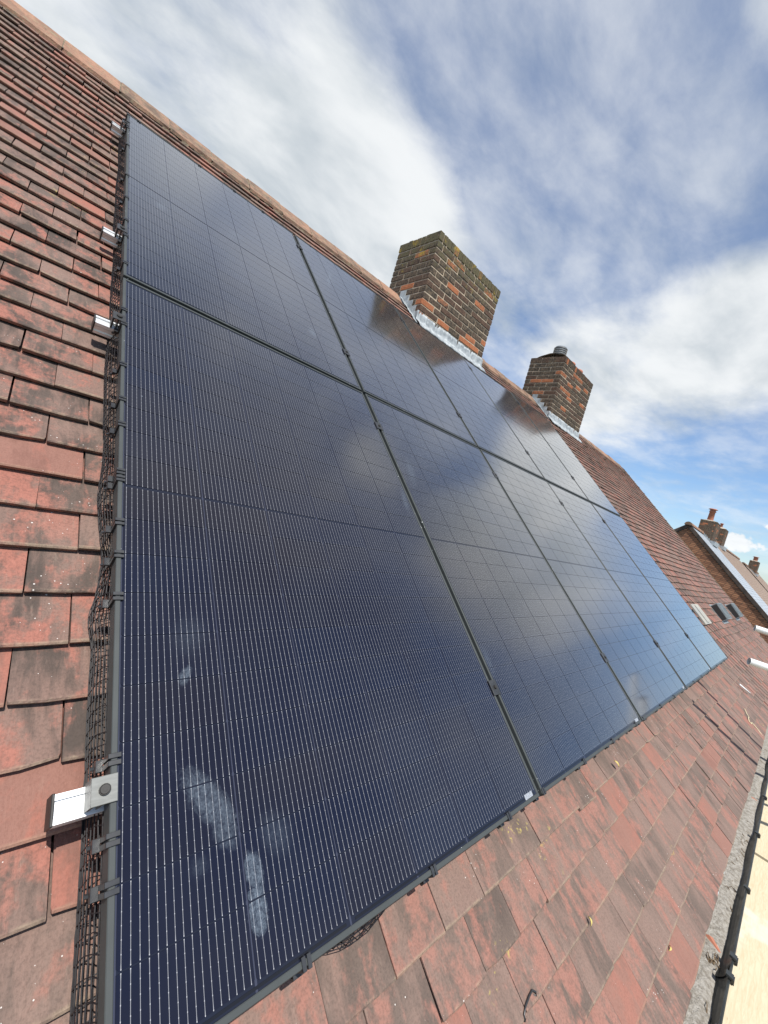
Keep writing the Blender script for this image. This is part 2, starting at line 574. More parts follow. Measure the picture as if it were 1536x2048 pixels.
M_RIBB = simple('black_ribbon_under_glass', (0.006, 0.006, 0.008), rough=0.12)
M_CAP = simple('dark_plastic_cap', (0.020, 0.018, 0.016), rough=0.5)
M_WIRE = simple('black_pvc_wire', (0.010, 0.009, 0.011), rough=0.45, spec=0.4)
M_CLIP = simple('black_nylon', (0.022, 0.023, 0.025), (0.035, 0.036, 0.038), 30, 0.36)
M_LEAD = simple('lead_flashing', (0.21, 0.235, 0.25), (0.40, 0.43, 0.44), 14, 0.6, 0.0, bmp=0.4, bscale=30, bdist=0.006)
M_GUT = simple('black_gutter_plastic', (0.016, 0.018, 0.018), (0.030, 0.033, 0.032), 10, 0.4)
M_SILT = simple('dry_gutter_silt', (0.36, 0.34, 0.305), (0.20, 0.18, 0.15), 55, 0.97, bmp=1.0, bscale=160, bdist=0.008)
M_TRAY = simple('grey_eaves_strip', (0.50, 0.55, 0.56), (0.40, 0.43, 0.43), 9, 0.6)
M_TWIG = simple('dry_twig', (0.10, 0.065, 0.035), (0.16, 0.11, 0.06), 30, 0.9)
M_YLEAF = simple('yellow_leaf', (0.52, 0.40, 0.10), (0.40, 0.33, 0.12), 60, 0.7)
M_STRING = simple('pale_string', (0.62, 0.55, 0.36), rough=0.8)
M_WHITEP = simple('white_plastic', (0.76, 0.78, 0.78), rough=0.4)
M_VENT = simple('grey_vent_plastic', (0.15, 0.175, 0.185), (0.22, 0.245, 0.25), 10, 0.55)
M_PLATE = simple('grey_fibre_plate', (0.25, 0.26, 0.25), (0.36, 0.33, 0.27), 7, 0.8)
M_POLE = simple('galvanised_tube', (0.70, 0.71, 0.69), (0.60, 0.61, 0.60), 8, 0.38, 0.15)
M_CLAY = simple('clay_pot', (0.42, 0.165, 0.10), (0.33, 0.13, 0.085), 20, 0.85, bmp=0.3)
M_FLAUNCH = simple('flaunching_mortar', (0.42, 0.37, 0.30), (0.30, 0.25, 0.19), 12, 0.95, bmp=0.7, bscale=40, bdist=0.01)
M_STEEL = simple('stainless_liner', (0.26, 0.26, 0.25), rough=0.4, metal=0.5)
M_BRICK1 = brick_material('chimney_brick_lichened', 0.80, 3.92)
M_BRICK2 = brick_material('chimney_brick_sooty', 0.89, None, 0.9)
def gable_material():
    m, N, b = new_mat('gable_brick')
    rnd = rand01(N)
    p = N.n('ShaderNodeNewGeometry').outputs['Position']
    c = N.mix(rnd, (0.21, 0.092, 0.050), (0.42, 0.200, 0.105))
    c = N.mix(N.ramp(N.noise(p, 0.9, 4), 0.40, 0.70, 0.0, 0.4), c, (0.16, 0.080, 0.052))
    S(N, b, 'Base Color', c)
    S(N, b, 'Roughness', 0.9)
    return m


M_GABLE = gable_material()
M_GJOINT = simple('gable_mortar', (0.075, 0.055, 0.043), (0.11, 0.085, 0.065), 3, 0.95)
M_FASCIA = simple('dark_timber', (0.035, 0.026, 0.021), (0.085, 0.058, 0.042), 6, 0.7)
M_ROOF2 = simple('pale_roofing', (0.33, 0.36, 0.39), (0.26, 0.285, 0.31), 2.5, 0.6, bmp=0.4, bscale=12, bdist=0.02)  # pale grey-blue roofing, lightly mottled
M_ROOFTILE2 = simple('far_clay_tile', (0.19, 0.13, 0.10), (0.26, 0.20, 0.15), 6, 0.9, bmp=0.5, bscale=20, bdist=0.02)
M_FARCHIM = brick_material('far_chimney_brick', 0.92, None, 1.25)
M_STUCCO = simple('white_render', (0.62, 0.60, 0.55), (0.70, 0.68, 0.63), 5, 0.9, bmp=0.3)


def plywood_material():
    m, N, b = new_mat('plywood_face')
    p = N.n('ShaderNodeNewGeometry').outputs['Position']
    q = scaled(N, p, (1.2, 9.0, 1))
    g = N.noise(q, 7.0, 5, 0.6, 1.6)
    wv = N.n('ShaderNodeTexWave', wave_type='BANDS', bands_direction='Y')
    N.set(wv.inputs['Vector'], scaled(N, p, (0.35, 1.0, 1)))
    wv.inputs['Scale'].default_value = 11
    wv.inputs['Distortion'].default_value = 9
    wv.inputs['Detail'].default_value = 3
    c = N.mix(N.ramp(g, 0.35, 0.70), (0.56, 0.49, 0.345), (0.50, 0.42, 0.28))
    c = N.mix(N.ramp(wv.outputs['Fac'], 0.80, 0.98, 0.0, 0.22), c, (0.44, 0.33, 0.20))
    crack = N.ramp(N.noise(scaled(N, p, (1.5, 26, 1)), 5.0, 3, 0.6), 0.68, 0.72, 0.0, 0.6)
    c = N.mix(crack, c, (0.16, 0.11, 0.06))
    c = N.mix(N.ramp(N.noise(p, 2.2, 4), 0.62, 0.70, 0.0, 0.5), c, (0.66, 0.63, 0.56))
    S(N, b, 'Base Color', c)
    S(N, b, 'Roughness', 0.8)
    bump(N, b, g, 0.3, 0.003)
    return m


M_PLY = plywood_material()
M_GROUND = simple('garden_ground', (0.06, 0.075, 0.03), (0.12, 0.105, 0.075), 0.4, 0.95)

# ------------------------------------------------------------------ ground
GZ = -5.6
g = MB().grid(lambda a, b: (-900 + 1800 * a, -900 + 1800 * b, GZ), 8, 8)
obj('ground', g.mesh('ground', M_GROUND), kind='structure')

# ------------------------------------------------------------------ the house
YR = 3.70                       # ridge line
U0, U1 = -3.0, 11.85
WT = -0.118                     # mean tile surface below the panel faces
BASE = Vector((4.6, YR, GZ))
house = thing('house', 'brick house under a weathered red clay tile roof carrying the solar panels and two chimneys', 'house', BASE)


def H(p):                       # world -> house coordinates
    return Vector(p) - BASE


def hpart(name, mb, mat, parent=None, smooth=False, **props):
    o = obj(name, mb.mesh(name, mat, smooth), parent or house, (0, 0, 0), **props)
    return o


# roof structure: both slopes as one thick folded sheet
VE = -0.62                      # eaves end of the sheathing
VR = (YR + (WT - 0.05) * ST) / CT


def fold(dw):
    e = RP(0, VE, WT - 0.045 + dw)
    vr = (YR + (WT - 0.045 + dw) * ST) / CT
    r = RP(0, vr, WT - 0.045 + dw)
    bk = (2 * YR - e.y, e.z)
    return [(e.y, e.z), (r.y, r.z), bk]


top, botm = fold(0), fold(-0.14)
sec = top + botm[::-1]
mb = MB()
nS = len(sec)
V = [H((U0, y, z)) for y, z in sec] + [H((U1 - 0.01, y, z)) for y, z in sec]
F = [(0, 1, nS + 1, nS), (1, 2, nS + 2, nS + 1), (2, 3, nS + 3, nS + 2), (3, 4, nS + 4, nS + 3), (4, 5, nS + 5, nS + 4),
     (5, 0, nS, nS + 5), (0, 5, 4, 1), (1, 4, 3, 2), (nS, nS + 1, nS + 4, nS + 5), (nS + 1, nS + 2, nS + 3, nS + 4)]
mb.add(V, F)
roof = hpart('roof', mb, M_SHEATH)

# walls under the roof (gables and long walls)
wz = RP(0, -0.35, WT - 0.2).z
yw0 = RP(0, -0.10, WT).y
mb = MB()
gable = [(yw0, GZ), (2 * YR - yw0, GZ), (2 * YR - yw0, wz + .15), (YR, RP(0, VR - .2, WT).z - .12), (yw0, wz + .15)]
mb.prism([(y - BASE.y, z - BASE.z) for y, z in gable], 'x', U0 + .15 - BASE.x, U1 - .06 - BASE.x)
hpart('wall', mb, M_GABLE)

# ---- clay tiles
GA, TW = 0.1065, 0.1652


def tile_variant(seed):
    """one plain clay tile, origin at the middle of its tail edge; y runs up the slope; returns verts, faces, edge attribute"""
    r = random.Random(seed)
    hw = TW / 2 - 0.0009 - r.random() * 0.0009
    t = 0.0120 + r.random() * 0.002
    xs = [-hw, -hw * 0.35, hw * 0.35, hw]
    rows = [(0.0, -0.0022), (0.0035, 0.0), (0.013, -0.0016), (0.205, -0.0315)]
    camb = 0.0002 + r.random() * 0.0005
    V, E = [], []
    jit = [(r.random() - .5) * 0.0022 for _ in xs]
    chipL, chipR = r.random() < 0.15, r.random() < 0.15
    for j, (y, z) in enumerate(rows):
        for i, x in enumerate(xs):
            yy = y + (jit[i] if j < 2 else 0)
            xx = x
            if j < 2 and ((i == 0 and chipL) or (i == 3 and chipR)):
                yy += 0.005
                xx *= 0.975
            zz = z - camb * (x / hw) ** 2 + (r.random() - .5) * 0.0008
            V.append((xx, yy, zz))
            E.append(1.0 if j < 2 else 0.0)
    for i, x in enumerate(xs):          # bottom of the tail and of the head
        V.append((V[i][0], V[i][1] + 0.0015, V[i][2] - t + 0.003))
        E.append(0.0)
    for i, x in enumerate(xs):
        V.append((x, 0.205, -0.0315 - t))
        E.append(0.0)
    F = [(j * 4 + i, j * 4 + i + 1, j * 4 + 5 + i, j * 4 + 4 + i) for j in range(3) for i in range(3)]
    F += [(16 + i, 17 + i, i + 1, i) for i in range(3)]
    F += [(16, 0, 4, 8, 12, 20), (19, 23, 15, 11, 7, 3)]
    return V, F, E


VARS = [tile_variant(100 + k) for k in range(12)]
VMESH = []
for k, (V, F, E) in enumerate(VARS):
    VMESH.append(MB().add(V, F, edge=E).mesh('tile', M_TILE))


def warp(u, v):
    s = 0.0045 * math.sin(1.9 * u + 0.8 * v) + 0.0035 * math.sin(0.7 * u - 2.3 * v + 1)
    kick = 0.07 * max(0.0, (0.05 - v) / 0.75) ** 2 * 0.55
    far = 0.022 * math.sin((u - 6.2) * 0.9) * min(1, max(0, (u - 6.0) / 1.5))
    t_ = min(1, max(0, (u - 8.6) / 3.0))
    return s + kick + far + .045 * t_ * t_ * (3 - 2 * t_)


def drift(u, row):
    return 0.004 * math.sin(1.1 * u + row) + 0.012 * math.sin(0.9 * u + 0.23 * row) * min(1, max(0, (u - 5.5) / 2))


RCM = Matrix(RC)
CUVW = Vector((-0.19846166, 0.2211768, 0.84858783))


def view_px(u, v, w):
    q = RCM @ (Vector((u, v, w)) - CUVW)
    if q.z < 0.02:
        return None
    return 768 + 809.06 * q.x / q.z, 1024 + 809.06 * q.y / q.z, q.z


tiles = []
NROW = int((VR - 0.03 + 0.66) / GA)
for row in range(NROW + 1):
    v = -0.66 + row * GA
    last = row >= NROW
    n0 = int((U1 - U0) / TW) + 1
    for i in range(n0):
        u = U0 + 0.06 + (i + (0.5 if row % 2 else 0.0)) * TW
        if u > U1 - TW * 0.45:
            continue
        if 0.42 < u < 5.35 and 0.30 < v < 3.45:
            continue        # wholly covered by the panels
        for cx0, cx1 in ((3.06, 4.39), (6.71, 8.04)):
            if cx0 < u < cx1 and RP(0, v, WT).y > 3.40:
                break
        else:
            vv = v + drift(u, row) + (rng.random() - .5) * 0.0024
            lift = max(0.0, rng.gauss(0.0, 0.0010)) + (0.006 * rng.random() if rng.random() < .07 else 0)
            yaw = rng.gauss(0, 0.004)
            if rng.random() < 0.012:
                vv -= 0.012
                yaw += rng.choice((-.02, .02))
            w = WT + .006 + warp(u, v) + lift
            roll = rng.gauss(0, 0.003)
            k = rng.randrange(12)
            P = view_px(u, v + .05, w)
            seen = P is not None and -40 < P[0] < 1576 and -40 < P[1] < 2088
            if seen:
                q = CUVW + (Vector((u, v + .05, w)) - CUVW) * ((CUVW.z) / (CUVW.z - w))
                if 0.02 < q.x < 5.74 and 0.0 < q.y < 3.82:
                    seen = False
            tiles.append((u + (rng.random() - .5) * 0.003, vv, w, yaw, roll, k, P[2] if seen else 1e9))
order = sorted(range(len(tiles)), key=lambda i: tiles[i][6])
near = set(order[:300])
mb = MB()
for i, (u, v, w, yaw, roll, k, d) in enumerate(tiles):
    if i in near:
        obj('tile', VMESH[k], roof, H(RP(u, v, w)), Matrix.Rotation(TH, 3, 'X').to_4x4().to_3x3().__matmul__(
            Matrix.Rotation(yaw, 3, 'Z') @ Matrix.Rotation(roll, 3, 'Y')).to_euler())
    else:
        V, F, E = VARS[k]
        R3 = Matrix.Rotation(TH, 3, 'X') @ Matrix.Rotation(yaw, 3, 'Z') @ Matrix.Rotation(roll, 3, 'Y')
        o = H(RP(u, v, w))
        mb.add([R3 @ Vector(p) + o for p in V], F, edge=E, rnd=rng.random())
hpart('tile_field', mb, M_TILE, roof, kind='stuff')
# rear slope, out of sight: plain courses of tile
mb = MB()
for row in range(48):
    v0 = -0.6 + row * GA
    a, b2 = RP(0, v0, WT), RP(0, v0 + GA * 1.1, WT - 0.016)
    mb.add([H((U0, 2 * YR - a.y, a.z)), H((U1, 2 * YR - a.y, a.z)), H((U1, 2 * YR - b2.y, b2.z)), H((U0, 2 * YR - b2.y, b2.z))], [(0, 1, 2, 3)], rnd=rng.random())
hpart('rear_slope', mb, M_TILE, roof)
# verge mortar at the far gable
mb = MB()
for k in range(26):
    v0 = -0.6 + k * 0.205
    o = RP(0, v0, WT + 0.012)
    mb.box(U1 - 0.035 - BASE.x, U1 + 0.004 + rng.random() * .006 - BASE.x, 0, 0.20, -0.02, 0.012, M=Matrix.Translation(Vector((0, o.y - BASE.y, o.z - BASE.z))) @ Matrix.Rotation(TH, 4, 'X'))
hpart('verge_mortar', mb, M_MORTAR, roof, kind='stuff')


# ---- ridge tiles on a mortar bed
def ridge_material():
    m, N, b = new_mat('weathered_ridge_tile')
    p = N.n('ShaderNodeNewGeometry').outputs['Position']
    rnd = rand01(N)
    q = N.vmath('ADD', p, N.comb(N.math('MULTIPLY', rnd, 9.0), 0.0, 0.0))
    n1 = N.noise(q, 9.0, 5, 0.6, 0.4)
    n2 = N.noise(q, 70.0, 4, 0.6)
    c = N.mix(N.ramp(n1, 0.35, 0.65), (0.120, 0.080, 0.056), (0.27, 0.155, 0.100))
    c = N.mix(N.ramp(rnd, 0.3, 1.0, 0.0, 0.5), c, (0.40, 0.20, 0.125))
    c = N.mix(N.ramp(N.noise(q, 26, 5, 0.65), 0.50, 0.68, 0, 0.75), c, (0.23, 0.19, 0.115))
    c = N.mix(N.ramp(n2, 0.45, 0.75, 0.0, 0.5), c, (0.075, 0.058, 0.045))
    S(N, b, 'Base Color', c)
    S(N, b, 'Roughness', 0.9)
    bump(N, b, N.math('ADD', n1, n2), 0.5, 0.006)
    return m


M_RIDGE = ridge_material()
RL = 0.325


RSEC = [(-.157, -.141), (-.105, -.091), (-.055, -.041), (-.022, -.010), (0, 0), (.022, -.010), (.055, -.041), (.105, -.091), (.157, -.141)]
RZ = 3.122


def ridge_mesh(seed):
    r = random.Random(seed)
    mb = MB()
    n = len(RSEC)
    L = RL - 0.007
    V = []
    for x in (-L / 2, -L / 4, 0, L / 4, L / 2):
        for dn in (0, .018):
            for k, (y, z) in enumerate(RSEC):
                e = (r.random() - .5) * (.010 if k in (0, n - 1) else .0035)
                V.append((x, y * (1 - dn * 1.2) + (e * .7 if k in (0, n - 1) and dn == 0 else 0), z - dn * 1.25 + e * (.7 if y else .5)))
    F = []
    for s in range(4):
        o, o2 = s * 2 * n, (s + 1) * 2 * n
        for k in range(n - 1):
            F.append((o + k, o + k + 1, o2 + k + 1, o2 + k))
            F.append((o + n + k, o2 + n + k, o2 + n + k + 1, o + n + k + 1))
        F.append((o, o2, o2 + n, o + n))
        F.append((o + n - 1, o + 2 * n - 1, o2 + 2 * n - 1, o2 + n - 1))
    for o in (0, 8 * n):
        for k in range(n - 1):
            F.append((o + k, o + n + k, o + n + k + 1, o + k + 1))
    return mb.add(V, F).mesh('ridge_tile', M_RIDGE, False)


RMESH = [ridge_mesh(k) for k in range(4)]
CH = [(3.04, 4.41, 3.37, 4.07, 3.895), (6.69, 8.06, 3.37, 4.05, 3.945)]
mbm = MB()
i = 0
x = -2.95
while x < U1 - 0.2:
    xc = x + RL / 2
    if any(c[0] - RL * .42 < xc < c[1] + RL * .42 for c in CH):
        x += RL
        continue
    obj('ridge_tile', RMESH[i % 4], roof, H((xc, YR + rng.gauss(0, .003), RZ + rng.gauss(0, .003))), (rng.gauss(0, .012), rng.gauss(0, .006), rng.gauss(0, .008)))
    # mortar in the open joint and packed along the lower edge
    n = len(RSEC)
    V = []
    for xx in (xc + RL / 2 - .007, xc + RL / 2 + .007):
        for y, z in RSEC:
            V.append(H((xx, YR + y, RZ + z - .001 - rng.random() * 0.005)))
        V.append(H((xx, YR, RZ - .10)))
    F = [(k, k + 1, n + 2 + k, n + 1 + k) for k in range(n - 1)] + [tuple(range(n + 1)), tuple(range(2 * n + 1, n, -1))]
    mbm.add(V, F)
    for q in range(7):
        xa = xc - RL / 2 + q * RL / 7
        for sg in (-1, 1):
            jj = rng.random()
            if jj < .12:
                continue
            yb = YR + sg * (.140 + 0.026 * jj)
            mbm.box(xa - BASE.x, xa + RL / 7 + .004 - BASE.x, min(yb, YR + sg * .09) - BASE.y, max(yb, YR + sg * .09) - BASE.y, 2.915 - BASE.z, 2.962 + .010 * rng.random() - .012 * jj - BASE.z)
    i += 1
    x += RL
hpart('ridge_mortar', mbm, M_MORTAR, roof, kind='stuff')


# ---- chimneys: real brickwork round a mortar core
def brick_mesh(lx, ly, lz, mat, seed):
    r = random.Random(seed)
    b_ = 0.004
    mb = MB()
    mb.box(-lx / 2, lx / 2, -ly / 2, ly / 2, -lz / 2, lz / 2, b_)
    mb.v = [(x + (r.random() - .5) * .004, y + (r.random() - .5) * .004, z + (r.random() - .5) * .003) for x, y, z in mb.v]
    return mb.mesh('brick', mat)


def chimney(spec, mat, label, zb):
    x0, x1, y0, y1, zt = spec
    j = 0.013
    cb = Vector(((x0 + x1) / 2, (y0 + y1) / 2, zb))
    core = MB().box(x0 + .0055 - cb.x, x1 - .0055 - cb.x, y0 + .0055 - cb.y, y1 - .0055 - cb.y, 0, zt - .012 - zb)
    ch = obj('chimney', core.mesh('chimney', M_JOINT), house, H(cb), label=label)
    cache = {}
    rest = MB()

    def put(xa, xb, ya, yb, za, zb_, vis):
        lx, ly, lz = xb - xa, yb - ya, zb_ - za
        c = Vector(((xa + xb) / 2, (ya + yb) / 2, (za + zb_) / 2)) - cb
        c += Vector((rng.uniform(-.002, .002), rng.uniform(-.002, .002), rng.uniform(-.001, .001)))
        if vis:
            key = (round(lx, 3), round(ly, 3), round(lz, 3), rng.randrange(2))
            if key not in cache:
                cache[key] = brick_mesh(lx, ly, lz, mat, len(cache))
            obj('brick', cache[key], ch, c)
        else:
            rest.box(c.x - lx / 2, c.x + lx / 2, c.y - ly / 2, c.y + ly / 2, c.z - lz / 2, c.z + lz / 2, 0.004, rnd=rng.random())
    W_ = 0.1025
    X, Y = x1 - x0, y1 - y0
    soldier = 0.106
    nz = int(round((zt - soldier - zb) / 0.0755))
    pz = (zt - soldier - zb) / nz
    for r in range(nz):
        za = zb + r * pz
        zc = za + pz - j
        if r % 2 == 0:
            p = X / 6
            for i in range(6):
                xa = x0 + i * p + (j / 2 if i else 0)
                xb = x0 + (i + 1) * p - (j / 2 if i < 5 else 0)
                put(xa, xb, y0, y0 + W_, za, zc, True)
                put(xa, xb, y1 - W_, y1, za, zc, False)
            p = (Y - 2 * W_) / 2
            for i in range(2):
                ya = y0 + W_ + i * p + (j if i == 0 else j / 2)
                yb = y0 + W_ + (i + 1) * p - (j if i == 1 else j / 2)
                put(x0, x0 + W_, ya, yb, za, zc, True)
                put(x1 - W_, x1, ya, yb, za, zc, False)
        else:
            p = (X - 2 * W_) / 5
            for i in range(5):
                xa = x0 + W_ + i * p + (j if i == 0 else j / 2)
                xb = x0 + W_ + (i + 1) * p - (j if i == 4 else j / 2)
                put(xa, xb, y0, y0 + W_, za, zc, True)
                put(xa, xb, y1 - W_, y1, za, zc, False)
            p = Y / 3
            for i in range(3):
                ya = y0 + i * p + (j / 2 if i else 0)
                yb = y0 + (i + 1) * p - (j / 2 if i < 2 else 0)
                put(x0, x0 + W_, ya, yb, za, zc, True)
                put(x1 - W_, x1, ya, yb, za, zc, False)
    za = zt - soldier + .003
    n = int(round(X / 0.0762))
    p = X / n
    for i in range(n):
        put(x0 + i * p + (j / 2 if i else 0), x0 + (i + 1) * p - (j / 2 if i < n - 1 else 0), y0 - .004, y0 + .16, za, zt + rng.gauss(0, .002), True)
        put(x0 + i * p + (j / 2 if i else 0), x0 + (i + 1) * p - (j / 2 if i < n - 1 else 0), y1 - .16, y1 + .004, za, zt, False)
    n = 5
    p = (Y - .32) / n
    for i in range(n):
        put(x0 - .004, x0 + .20, y0 + .16 + i * p + j / 2, y0 + .16 + (i + 1) * p - j / 2, za, zt + rng.gauss(0, .002), True)
        put(x1 - .20, x1 + .004, y0 + .16 + i * p + j / 2, y0 + .16 + (i + 1) * p - j / 2, za, zt, False)
    o = obj('brickwork', rest.mesh('brickwork', mat), ch, kind='stuff')
    # lead: front apron with dressed folds, stepped flashing up both sides
    zr = RP(0, (y0 + (WT + .004) * ST) / CT, WT + .004).z      # roof surface at the front face
    mbf = MB()

    def apron(a, b):
        xx = x0 - .03 + (X + .06) * a
        rip = 0.0042 * math.sin(xx * 120) + 0.0045 * math.sin(xx * 41 + 1) + .003 * math.sin(xx * 17)
        if b < 0.5:
            t = b / 0.5
            return (xx - cb.x, y0 - .006 - .012 * t + rip - cb.y, zr + .112 * (1 - t) + .006 + .004 * math.sin(xx * 9) * (1 - t) - cb.z)
        t = (b - 0.5) / 0.5
        yy = y0 - .018 - .11 * t
        return (xx - cb.x, yy + rip - cb.y, zr + .006 - .11 * t * ST / CT + .010 * math.sin(math.pi * t) + .010 - cb.z)
    mbf.grid(apron, 90, 8)
    fl = mbf.mesh('flashing', M_LEAD, True)
    md = obj('flashing', fl, ch)
    sol = md.modifiers.new('thickness', 'SOLIDIFY')
    sol.thickness = 0.004
    mbs = MB()
    slope = ST / CT
    for sx, xw in ((-1, x0 - .006), (1, x1 + .006)):
        mbs = MB()
        poly_y = [y0 - .015 + k * 0.0855 for k in range(6)]
        for k in range(5):
            ya, yb = poly_y[k], poly_y[k + 1] + .012
            zlo = zr + (ya - y0) * slope - .05
            ztop = zr + (poly_y[k + 1] - y0) * slope + .062
            xa, xb = sorted((xw - .003, xw + .003))
            xa -= .0009 * k
            xb += .0009 * k
            mbs.add([(xx - cb.x, yy - cb.y, zz - cb.z) for xx in (xa, xb) for yy, zz in ((ya, zlo), (yb, zlo + (yb - ya) * slope), (yb, ztop), (ya, ztop))],
                    [(0, 1, 2, 3), (7, 6, 5, 4), (0, 4, 5, 1), (1, 5, 6, 2), (2, 6, 7, 3), (3, 7, 4, 0)])
        # soaker tray dressed on to the tiles
        n = 12
        for k in range(n):
            ya, yb = y0 - .06 + k * .035, y0 - .06 + (k + 1) * .036
            za_, zb2 = zr + (ya - y0) * slope + .012, zr + (yb - y0) * slope + .012
            xa, xb = sorted((xw, xw + sx * (.05 + .012 * math.sin(k * 1.7))))
            mbs.add([(xa - cb.x, ya - cb.y, za_ - cb.z), (xb - cb.x, ya - cb.y, za_ - cb.z), (xb - cb.x, yb - cb.y, zb2 - cb.z), (xa - cb.x, yb - cb.y, zb2 - cb.z)], [(0, 1, 2, 3)])
        obj('step_flashing', mbs.mesh('step_flashing', M_LEAD), ch)
    return ch, cb


c1, cb1 = chimney(CH[0], M_BRICK1, 'wide bare-topped brick chimney with lichened brown and orange bricks, nearer one', 2.72)
c2, cb2 = chimney(CH[1], M_BRICK2, 'dark brick chimney with a metal liner and broken clay pots, farther one', 2.72)
# first chimney: thin weathered capping
mb = MB().grid(lambda a, b: (CH[0][0] + .02 + 1.33 * a - cb1.x, CH[0][2] + .02 + .66 * b - cb1.y, CH[0][4] - .004 + .006 * math.sin(a * 9) * math.sin(b * 7) - cb1.z), 10, 6)
obj('cap', mb.mesh('cap', M_FLAUNCH), c1)
# second chimney: flaunching, corrugated liner, pot stumps
zt2 = CH[1][4]


def mound(a, b):
    xx = CH[1][0] + .02 + 1.33 * a
    yy = CH[1][2] + .02 + .64 * b
    k = max(0.0, 1 - ((a - .13) / .30) ** 2) * max(0.0, 1 - ((b - .42) / .5) ** 2)
    k2 = max(0.0, 1 - ((a - .6) / .5) ** 2) * max(0.0, 1 - ((b - .45) / .5) ** 2)
    return (xx - cb2.x, yy - cb2.y, zt2 - .006 + .105 * k + .06 * k2 + .006 * math.sin(a * 31 + b * 17) * (k + k2) - cb2.z)


obj('flaunching', MB().grid(mound, 24, 16).mesh('flaunching', M_FLAUNCH, True), c2)


def lathe(mb, prof, n=20, cx=0, cy=0):
    V, F = [], []
    for r, z in prof:
        for k in range(n):
            a = 2 * math.pi * k / n
            V.append((cx + r * math.cos(a), cy + r * math.sin(a), z))
    for i in range(len(prof) - 1):
        for k in range(n):
            F.append((i * n + k, i * n + (k + 1) % n, (i + 1) * n + (k + 1) % n, (i + 1) * n + k))
    mb.add(V, F)
    return mb


prof = []
for k in range(5):
    z0 = k * .034
    prof += [(.104, z0), (.122, z0 + .008), (.122, z0 + .018), (.104, z0 + .026)]
prof += [(.104, .176), (.096, .176), (.096, .0)]
obj('flue_liner', lathe(MB(), prof).mesh('flue_liner', M_STEEL, False), c2, (6.885 - cb2.x, 3.62 - cb2.y, zt2 + .075 - cb2.z))
for xx, rr, hh in ((7.33, .110, .13), (7.72, .105, .14)):
    pr = [(rr, 0), (rr * .95, hh * .55), (rr * 1.12, hh * .6), (rr * 1.15, hh * .85), (rr * 1.05, hh), (rr * .85, hh), (rr * .8, 0)]
    obj('chimney_pot', lathe(MB(), pr).mesh('chimney_pot', M_CLAY, True), c2, (xx - cb2.x, 3.62 - cb2.y, zt2 + .02 - cb2.z))

# ---- plastic vents let into the lower courses
for u0, u1, lab in ((8.22, 8.74, 'raised grey roof vent, left of the pair'), (10.08, 10.60, 'raised grey roof vent, right of the pair')):
    mb = MB()
    Lu, Lv, h = u1 - u0, .27, .100
    mb.add([(0, 0, -.01), (Lu, 0, -.01), (Lu, Lv, -.01), (0, Lv, -.01), (.008, 0, h * .85), (Lu - .008, 0, h * .85), (Lu - .008, Lv, h), (.008, Lv, h)],
           [(0, 1, 5, 4), (1, 2, 6, 5), (2, 3, 7, 6), (3, 0, 4, 7), (4, 5, 6, 7), (3, 2, 1, 0)])
    for k in range(6):          # ribs running down the hood
        x_ = .03 + k * (Lu - .08) / 5
        mb.add([(x_, .01, h * .85 - .002), (x_ + .03, .01, h * .85 - .002), (x_ + .03, Lv - .01, h - .002), (x_, Lv - .01, h - .002),
                (x_, .01, h * .85 + .008), (x_ + .03, .01, h * .85 + .008), (x_ + .03, Lv - .01, h + .008), (x_, Lv - .01, h + .008)],
               [(0, 1, 5, 4), (1, 2, 6, 5), (2, 3, 7, 6), (3, 0, 4, 7), (4, 5, 6, 7)])
    mb.box(-.03, Lu + .02, -.04, Lv + .02, -.012, .004)
    vo = obj('roof_vent', mb.mesh('roof_vent', M_VENT), roof, H(RP(u0, .395, WT + .018)), ROOF_ROT, label=lab)
    mg = MB().add([(-.002, .012, .006), (-.002, Lv - .012, .006), (.004, Lv - .012, h - .012), (.004, .012, h * .85 - .012),
                   (.03, .012, .006), (.03, Lv - .012, .006), (.03, Lv - .012, h - .012), (.03, .012, h * .85 - .012)],
                  [(0, 1, 2, 3), (7, 6, 5, 4), (0, 4, 5, 1), (2, 6, 7, 3), (1, 5, 6, 2), (0, 3, 7, 4)])
    obj('vent_side_panel', mg.mesh('vent_side_panel', M_CAP), roof, H(RP(u0 - .004, .395, WT + .018)), ROOF_ROT)  # dark panel set against the near side of the hood
mb = MB().box(0, .50, 0, .29, -.01, .016, .003).box(.18, .34, .02, .27, .016, .026, .003)
obj('vent_plate', mb.mesh('vent_plate', M_PLATE), roof, H(RP(6.62, .40, WT + .014)), ROOF_ROT, label='flat pale vent plate beside the panels')

# ---- gutter with its fittings
GY, GZ_, GR = -0.463, -0.545, 0.056
GX0, GX1 = -1.5, 12.1
mb = MB()
n = 12
V = []
for xx in (GX0, GX1):
    for rad in (GR, GR - .003):
        for k in range(n + 1):
            a = math.pi + math.pi * k / n
            V.append((xx - BASE.x, GY + math.cos(a) * rad - BASE.y, GZ_ + math.sin(a) * rad - BASE.z))
m1 = n + 1
F = []
for k in range(n):
    F.append((k, k + 1, 2 * m1 + k + 1, 2 * m1 + k))
    F.append((m1 + k, 3 * m1 + k, 3 * m1 + k + 1, m1 + k + 1))
    F.append((k, m1 + k, m1 + k + 1, k + 1))
    F.append((2 * m1 + k, 2 * m1 + k + 1, 3 * m1 + k + 1, 3 * m1 + k))
for k in (0, n):
    F.append((k, 2 * m1 + k, 3 * m1 + k, m1 + k))
mb.add(V, F)
mb.tube([(GX0 - BASE.x, GY - GR - .001 - BASE.y, GZ_ + .001 - BASE.z), (GX1 - BASE.x, GY - GR - .001 - BASE.y, GZ_ + .001 - BASE.z)], .0045, 6)
gutter = hpart('gutter', mb, M_GUT)


